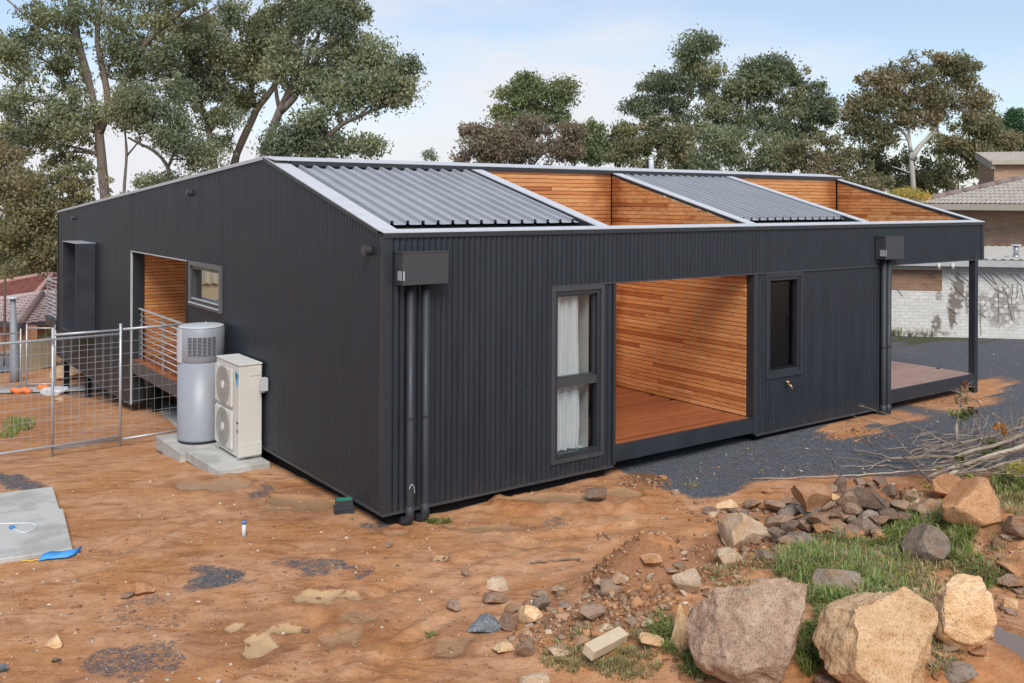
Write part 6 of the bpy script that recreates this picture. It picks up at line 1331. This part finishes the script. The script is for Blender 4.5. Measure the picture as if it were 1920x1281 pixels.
for (u, v, ru, rv, n) in ((1540, 985, 190, 45, 260), (1420, 1010, 60, 40, 80), (1130, 1150, 130, 60, 80), (1000, 1170, 60, 50, 25), (1240, 1110, 90, 60, 45), (1640, 1060, 130, 60, 60), (1720, 1180, 130, 80, 90), (1880, 1080, 50, 80, 50), (1330, 960, 60, 20, 30), (1660, 930, 70, 25, 60)):
    for _ in range(n):
        a, q = rg.uniform(0, 6.283), math.sqrt(rg.random()); p = pick_off(u + ru * q * math.cos(a), v + rv * q * math.sin(a), .01); rp_.append(p[:2])
rp_ = np.array(rp_); rp_ = np.column_stack([rp_, hfun(rp_[:, 0], rp_[:, 1]) + .006]); ICO1_ = ICO[1]; ICO[1] = ICO[2]
scatter('rubble', rp_, rg.gamma(2.2, .011, len(rp_)) + .008, colours(len(rp_), [(.27, .155, .09), (.20, .12, .075), (.36, .21, .12), (.30, .2, .135), (.42, .31, .21), (.38, .19, .09)]), 'small brown rubble strewn between the larger rocks', 'rubble', .7); ICO[1] = ICO1_
P = ground_pts(2000, 1140, 1940, 640, 900); P = P[P[:, 0] > 3.0]; P[:, 2] += .003; scatter('gravel_chips', P, rg.gamma(2.0, .0032, len(P)) + .003, colours(len(P), [(.12, .125, .135), (.17, .18, .19), (.24, .24, .235), (.10, .105, .11), (.34, .32, .29)]), 'loose blue grey gravel chips on the drive', 'gravel')

# leaf litter
def litter(P, size, cols, name, label):
    n = len(P); a = rg.uniform(0, 6.283, n); L = size * rg.uniform(.6, 1.4, n); W = L * .3
    d = np.column_stack([np.cos(a), np.sin(a), rg.uniform(-.15, .15, n)]); s = np.column_stack([-np.sin(a), np.cos(a), rg.uniform(-.3, .3, n)])
    Q = P + np.array([0, 0, .012]); V = np.stack([Q - d * L[:, None], Q + s * W[:, None], Q + d * L[:, None], Q - s * W[:, None]], 1).reshape(-1, 3)
    me = npmesh(name, V, np.arange(4 * n).reshape(-1, 4), STONE); vcol(me, 'tint', np.repeat(cols, 4, 0)); tag(link(name, me), label, 'leaves', kind='stuff')
P = np.concatenate([ground_pts(230, 1150, 1920, 690, 900), ground_pts(60, 1560, 1900, 720, 800)]); P = P[P[:, 0] > 2.5]; litter(P, .028, colours(len(P), [(.6, .5, .3), (.5, .42, .2), (.65, .6, .45), (.3, .35, .1), (.5, .25, .1)]), 'leaf_litter', 'fallen pale leaves strewn over the gravel')

# ================================================================== GRASS
t = NT('grass_blade', .5, .3); c = t.attr('tint'); t.set('Base Color', c); tr = t.n.new('ShaderNodeBsdfTranslucent'); t.l.new(c, tr.inputs[0]); mx = t.n.new('ShaderNodeMixShader'); mx.inputs[0].default_value = .35
t.l.new(t.b.outputs[0], mx.inputs[1]); t.l.new(tr.outputs[0], mx.inputs[2]); t.l.new(mx.outputs[0], t.n['Material Output'].inputs[0]); GRASS = t.m
def grass(name, spots, label, kind='stuff', cat='grass', group=None):
    Vs, Fs, Cs = [], [], []; base = 0
    for (u, v, ru, rv, n, h, tone) in spots:
        for _ in range(n):
            a, q = rg.uniform(0, 6.283), math.sqrt(rg.random()); uu, vv = u + ru * q * math.cos(a), v + rv * q * math.sin(a); r = ray(uu, vv); z = .1
            for _ in range(4): p = CAM + r * ((CAM[2] - z) / -r[2]); z = float(hbase(p[0], p[1]))
            g = np.array([p[0], p[1], float(hfun(p[0], p[1])) - .01]); nb = rg.integers(7, 15); hh = h * rg.uniform(.5, 1.7)
            for _ in range(nb):
                an = rg.uniform(0, 6.283); ln = rg.uniform(.2, 1.1); d = np.array([math.cos(an), math.sin(an), 0]); s = np.array([-d[1], d[0], 0]) * .0035 * rg.uniform(.7, 1.4) * (1 + h * 2); b = g + d * rg.uniform(0, .03); L = hh * rg.uniform(.6, 1.2)
                m1 = b + d * ln * L * .4 + np.array([0, 0, L * .6]); tp = b + d * ln * L + np.array([0, 0, L * (.95 - ln * .5)])
                Vs += [b - s, b + s, m1 + s * .8, m1 - s * .8, tp]; Fs += [(base, base+1, base+2), (base, base+2, base+3), (base+3, base+2, base+4)]; base += 5
                c = (np.array(tone) if rg.random() > .16 else np.array((.38, .31, .17))) * rg.uniform(.65, 1.35) * np.array([rg.uniform(.8, 1.4), 1, rg.uniform(.8, 1.2)]); Cs += [c] * 5
    me = npmesh(name, np.array(Vs), np.array(Fs), GRASS); vcol(me, 'tint', np.array(Cs)); return tag(link(name, me), label, cat, group, kind)
GR = (.25, .345, .10); GY = (.36, .35, .16); GD = (.16, .24, .06)
grass('grass', [(1500, 1062, 42, 38, 130, .11, GR), (1560, 1040, 60, 30, 150, .11, GR), (1640, 1075, 70, 34, 160, .11, GR), (1545, 1110, 45, 30, 80, .11, GR), (1690, 1010, 50, 36, 130, .11, GR), (1770, 985, 60, 30, 150, .11, GR), (1800, 1020, 50, 30, 90, .1, GR), (1680, 980, 30, 20, 50, .1, GR), (1900, 905, 40, 30, 120, .1, GR), (1890, 950, 40, 20, 50, .09, GY), (1700, 1060, 60, 40, 90, .1, GY), (1600, 1010, 60, 16, 60, .1, GR),
        (1240, 1170, 26, 16, 40, .07, GR), (1270, 1215, 40, 26, 90, .08, GR), (1310, 1255, 30, 24, 60, .08, GR), (1130, 1195, 70, 14, 60, .05, GY), (1080, 1240, 70, 24, 90, .045, GY), (1180, 1260, 60, 20, 80, .05, GY), (1520, 1220, 22, 50, 90, .09, GD), (1740, 1130, 24, 40, 60, .07, GY), (1760, 1225, 40, 40, 70, .06, GY), (1840, 1040, 50, 30, 70, .08, GY), (1860, 1085, 24, 20, 30, .08, GR), (1440, 1050, 30, 16, 40, .05, GY), (1330, 1080, 20, 14, 16, .06, GY), (1780, 1205, 24, 12, 24, .05, GR), (1720, 1190, 20, 40, 40, .05, GY), (1600, 1060, 150, 70, 260, .09, GY), (1760, 1040, 100, 70, 160, .08, GY), (1400, 1080, 60, 40, 60, .05, GY), (1150, 1225, 120, 45, 140, .045, GY), (1890, 1000, 40, 60, 70, .07, GY), (1660, 1130, 60, 30, 70, .1, GR), (1560, 1140, 30, 40, 60, .1, GR)],
      'fresh green grass growing among the rocks and boulders')
grass('grass_tuft', [(820, 979, 22, 6, 34, .06, GD)], 'small green grass tuft near the house corner', None, 'grass')
grass('grass_tuft', [(35, 795, 30, 14, 70, .12, GR), (15, 812, 20, 8, 30, .1, GR)], 'bright green grass tuft behind the fence at the left', None, 'grass')
grass('weeds', [(1800, 628, 260, 4, 420, .26, (.2, .22, .08)), (1720, 626, 60, 4, 90, .3, (.24, .18, .1)), (1780, 622, 20, 4, 40, .25, GR), (1890, 624, 30, 4, 60, .25, GR), (1680, 624, 14, 3, 20, .22, GR)], 'strip of weeds along the foot of the white brick wall')
grass('weeds', [(808, 1192, 8, 5, 6, .04, GD), (670, 972, 14, 5, 6, .03, GY), (1295, 912, 10, 4, 8, .05, GY)], 'tiny weeds dotted on the clay')

# ================================================================== STICKS, TIMBER, BRANCHES
WD1 = bark('dry_branch', (.22, .175, .135), (.34, .28, .22), (.27, .21, .155)); WD2 = bark('pale_branch', (.36, .30, .225), (.48, .41, .32), (.33, .265, .2)); WD3 = bark('dark_branch', (.15, .11, .085), (.24, .18, .14), (.2, .14, .1))
def branch(pts, r0, r1, mat, label, group=None, name='fallen_branch', forks=()):
    """pts: (u, v, height above ground)"""
    def P(u, v, h): return pick_off(u, v, h)
    D = [P(*q) for q in pts]; E = []
    for a, b in zip(D[:-1], D[1:]):
        n = 4; E += [a + (b - a) * i / n + rg.normal(size=3) * .006 for i in range(n)]
    E.append(D[-1]); mb = MB(); mb.tube(E, list(np.linspace(r0, r1, len(E))), 7)
    for f in forks:
        Q = [P(*q) for q in f]; mb.tube(Q, list(np.linspace(r1 * 1.3, r1 * .5, len(Q))), 5)
    o = mb.build(name, mat, None, True); return tag(o, label, 'branch', group)
branch([(995, 1056, .01), (1020, 1054, .012), (1050, 1051, .012), (1087, 1048, .01)], .012, .009, WD3, 'long dark stick lying on the clay', None, 'stick')
branch([(1130, 1000, .01), (1137, 1006, .012), (1144, 1012, .01)], .008, .005, WD3, 'short dark twig on the clay, the right one', None, 'stick'); branch([(1122, 1001, .01), (1121, 1012, .01)], .008, .006, WD3, 'short dark twig on the clay, the left one', None, 'stick')
BR_ = 'cut branches in the pile'
for (pts, r0, r1, mt, lab, fk) in (
    ([(1920, 840, .2), (1840, 862, .18), (1780, 890, .14)], .035, .022, WD2, 'thick pale cut branch nearest the boulders', ()),
    ([(1960, 825, .3), (1880, 848, .26), (1800, 872, .2), (1740, 895, .1)], .03, .016, WD2, 'pale cut branch behind the thick one', ()),
    ([(1920, 815, .3), (1860, 838, .26), (1790, 856, .2), (1720, 858, .12), (1668, 860, .08), (1650, 852, .08), (1615, 846, .06), (1597, 843, .05)], .028, .009, WD1, 'long grey branch with a crooked tip over the gravel', ([(1668, 860, .08), (1640, 872, .05), (1628, 882, .03)],)),
    ([(1800, 848, .2), (1760, 846, .16), (1720, 842, .12), (1706, 850, .1)], .018, .009, WD1, 'short grey branch on top of the pile', ()),
    ([(1760, 880, .1), (1700, 884, .06), (1640, 888, .03), (1580, 893, .02), (1540, 895, .02), (1410, 898, .015)], .014, .005, WD2, 'very long thin straight stick at the foot of the pile', ()),
    ([(1730, 875, .12), (1700, 845, .2), (1682, 822, .22), (1650, 795, .24), (1625, 788, .25), (1595, 779, .26)], .010, .004, WD1, 'long thin twig reaching left across the gravel, the lower one', ([(1682, 822, .22), (1684, 830, .15)],)),
    ([(1790, 838, .2), (1755, 820, .28), (1730, 806, .33), (1700, 793, .36), (1675, 782, .4), (1650, 772, .42), (1620, 763, .45)], .011, .004, WD1, 'long thin twig reaching left to the downpipes, the upper one', ([(1620, 763, .45), (1608, 760, .47)], [(1622, 764, .45), (1612, 756, .48)])),
    ([(1755, 908, .05), (1735, 895, .1), (1712, 872, .16), (1692, 855, .2)], .016, .009, WD3, 'dark sloping stick behind the orange boulder', ()),
    ([(1760, 905, .04), (1740, 892, .06), (1712, 880, .08)], .013, .008, WD1, 'stick lying under the dark sloping one', ()),
    ([(1900, 820, .3), (1880, 790, .5), (1850, 770, .6), (1825, 750, .7), (1810, 738, .75)], .012, .004, WD3, 'dark thin twig arching up at the right', ()),
    ([(1920, 800, .3), (1860, 818, .25), (1800, 830, .2), (1760, 838, .15)], .016, .007, WD1, 'straight brown stick across the back of the pile', ()),
    ([(1880, 815, .2), (1800, 816, .2), (1770, 814, .2)], .007, .004, WD2, 'thin level twig at the back of the pile', ()),
    ([(1905, 870, .2), (1850, 880, .15), (1800, 898, .08)], .022, .014, WD1, 'brown branch nearest the right hand grass', ()),
    ([(1700, 838, .1), (1660, 842, .06), (1625, 826, .04), (1605, 815, .03), (1598, 805, .03)], .008, .003, WD1, 'bent thin twig lying on the gravel', ()),
    ([(1690, 878, .03), (1650, 870, .03), (1600, 860, .03), (1560, 856, .02)], .008, .003, WD1, 'thin straight twig on the gravel below the bent one', ()),
    ([(1660, 874, .02), (1620, 874, .02), (1575, 875, .02)], .006, .003, WD2, 'thin pale twig on the gravel', ()),
    ([(1560, 858, .02), (1566, 870, .02), (1575, 876, .02)], .006, .003, WD1, 'tiny forked twig on the gravel', ([(1563, 858, .03), (1555, 868, .02)],)),
    ([(1925, 860, .25), (1870, 872, .2), (1820, 886, .15), (1775, 900, .06)], .02, .012, WD1, 'grey branch between the two pale ones', ())):
    branch(pts, r0, r1, mt, lab, BR_, 'fallen_branch', fk)
mb = MB()
for _ in range(230):
    u, v = rg.uniform(1700, 1960), rg.uniform(812, 890); h = rg.uniform(.02, .25); a = rg.normal(-.25, .35); L = rg.uniform(20, 90)
    if v > 880 - (u - 1700) * .08 and rg.random() < .5: continue
    ps = [pick_off(u + L * t_ * math.cos(a) , v - L * t_ * math.sin(a) * -.5 + rg.normal() * 1.5, h + .05 * t_) for t_ in (0, .5, 1)]; mb.tube(ps, [.006, .005, .0025], 4, False)
for _ in range(60):
    u, v = rg.uniform(1790, 1925), rg.uniform(800, 850); c = pick_off(u, v, .15); d = np.array([rg.normal() * .12, rg.normal() * .12, rg.uniform(.12, .42)]); mb.tube([c, c + d * .5 + rg.normal(size=3) * .02, c + d], [.006, .0045, .002], 4, False)
o = mb.build('twig_tangle', WD1, None); tag(o, 'tangle of fine dry twigs in the branch pile', 'twigs', kind='stuff')
# leafy scraps in the pile
def scraps(spots, label, name='leafy_scraps'):
    cs, rs, ct, tn = [], [], [], []
    for (u, v, h, r, n, tone) in spots: cs.append(pick_off(u, v, h)); rs.append([r, r, r * .7]); ct.append(n); tn.append(np.array(tone))
    V, F, Ti = leaves(np.array(cs), np.array(rs), np.array(ct), .055, np.array(tn), .1); me = npmesh(name, V, F, LEAF); vcol(me, 'tint', Ti); return tag(link(name, me), label, 'leaves', kind='stuff')
scraps([(1910, 878, .25, .14, 90, (.45, .4, .12)), (1765, 880, .12, .07, 26, (.4, .36, .1)), (1820, 895, .1, .05, 14, (.42, .42, .08)), (1705, 925, .1, .06, 16, (.4, .33, .1)), (1740, 912, .08, .05, 14, (.42, .35, .1)), (1805, 866, .2, .1, 60, (.13, .15, .04)), (1860, 832, .25, .12, 60, (.16, .18, .05)), (1850, 850, .2, .08, 30, (.14, .15, .05)), (1600, 928, .15, .03, 8, (.25, .4, .08)), (1660, 1000, .1, .04, 10, (.2, .3, .08))], 'yellowing leaves caught among the cut branches')
scraps([(1875, 800, .35, .07, 40, (.65, .3, .06)), (1883, 810, .3, .04, 18, (.5, .22, .05))], 'clump of bright orange dead leaves on the branch pile', 'orange_leaves')
# cut sapling standing in front of the right deck
c0 = pick(1795, 842); T = thing('sapling', 'thin sapling with a ragged green and reddish top in front of the deck', 'sapling', tuple(c0))
p1, p2, p3, p4 = [at_depth(u, v, (c0 - CAM) @ FV) for u, v in ((1793, 800), (1797, 778), (1803, 750), (1808, 722))]
mb = MB(); mb.tube([c0 - np.array([0, 0, .05]), p1, p2, p3, p4], [.028, .024, .014, .008, .004], 8)
for _ in range(22): a = p2 + (p4 - p2) * rg.random(); mb.tube([a, a + RV * rg.normal() * .1 + FV * rg.normal() * .08 + ZV * rg.uniform(0, .1)], [.005, .002], 4, False)
mb.build('stem', WD2, T, True)
V, F, Ti = leaves(np.array([p2 + RV * .05, p2 + RV * .16 + ZV * .04, p2 - RV * .06 + ZV * .02, p3, p4, p4 - ZV * .08]), np.array([[.12, .12, .07], [.12, .12, .07], [.08, .08, .05], [.1, .1, .07], [.05, .05, .07], [.08, .08, .05]]), np.array([110, 80, 40, 60, 30, 40]), .05, np.array([(.16, .2, .06), (.17, .13, .08), (.4, .38, .16), (.4, .3, .18), (.3, .1, .06), (.45, .32, .2)]), .0)
me = npmesh('foliage', V, F, LEAF); vcol(me, 'tint', Ti); link('foliage', me, T)
# timber offcut
a, b = pick(1108, 1250, False), pick(1160, 1203, False); d = (b - a); d[2] = 0; L = np.linalg.norm(d); d /= L; s = np.array([-d[1], d[0], 0]); Z = np.array([0, 0, 1.0]); zb = max(float(hfun(*a[:2])), float(hfun(*b[:2]))) + .01; tilt = math.radians(20)
s2 = s * math.cos(tilt) + Z * math.sin(tilt); z2 = -s * math.sin(tilt) + Z * math.cos(tilt); o0 = np.array([a[0], a[1], zb]) - d * .05; Lx = L + .08
bm = bmesh.new(); me = bpy.data.meshes.new('timber_offcut'); mb = MB(); pts = [o0 - s2 * .05, o0 + d * Lx - s2 * .05, o0 + d * Lx + s2 * .05, o0 + s2 * .05]; mb.hexa(pts + [q + z2 * .085 for q in pts]); me.from_pydata(mb.v, [], mb.f); bm.from_mesh(me); bmesh.ops.bevel(bm, geom=list(bm.edges), offset=.004, segments=1, affect='EDGES'); bm.to_mesh(me); bm.free()
me.materials.append(plain('weathered_pine', (.56, .45, .31), .8, .2, var=.14, scale=14, bump=.2)); tag(link('timber_offcut', me), 'short square cream timber offcut lying on the dirt', 'timber')
# orange barrier net and sacks by the far corner
t_ = plain('barrier_orange', (.75, .2, .05), .6)
for (u, v, w, lab) in ((40, 738, 40, 'longer roll of orange barrier net behind the fence'), (82, 732, 22, 'short crumpled orange barrier net beside the white sacks')):
    c = pick(u, v); k = ((c - CAM) @ FV) / FPX; mb = MB(); mb.tube([c + RV * (w * k) * (i / 6 - .5) + ZV * (.07 + .03 * math.sin(i * 2.1)) for i in range(7)], [.04, .07, .08, .065, .08, .07, .03], 8); tag(mb.build('barrier_net', t_, None, True), lab, 'barrier net')
c = pick(104, 740); V, F = rock_mesh(77, 3, 4, .2); V = V * np.array([.32, .25, .12]) + c + np.array([0, 0, .06]); me = npmesh('plastic_sack', V, F, plain('sack_white', (.6, .62, .64), .5), True); tag(link('plastic_sack', me), 'crumpled white plastic sack beside the first stump post', 'sack')
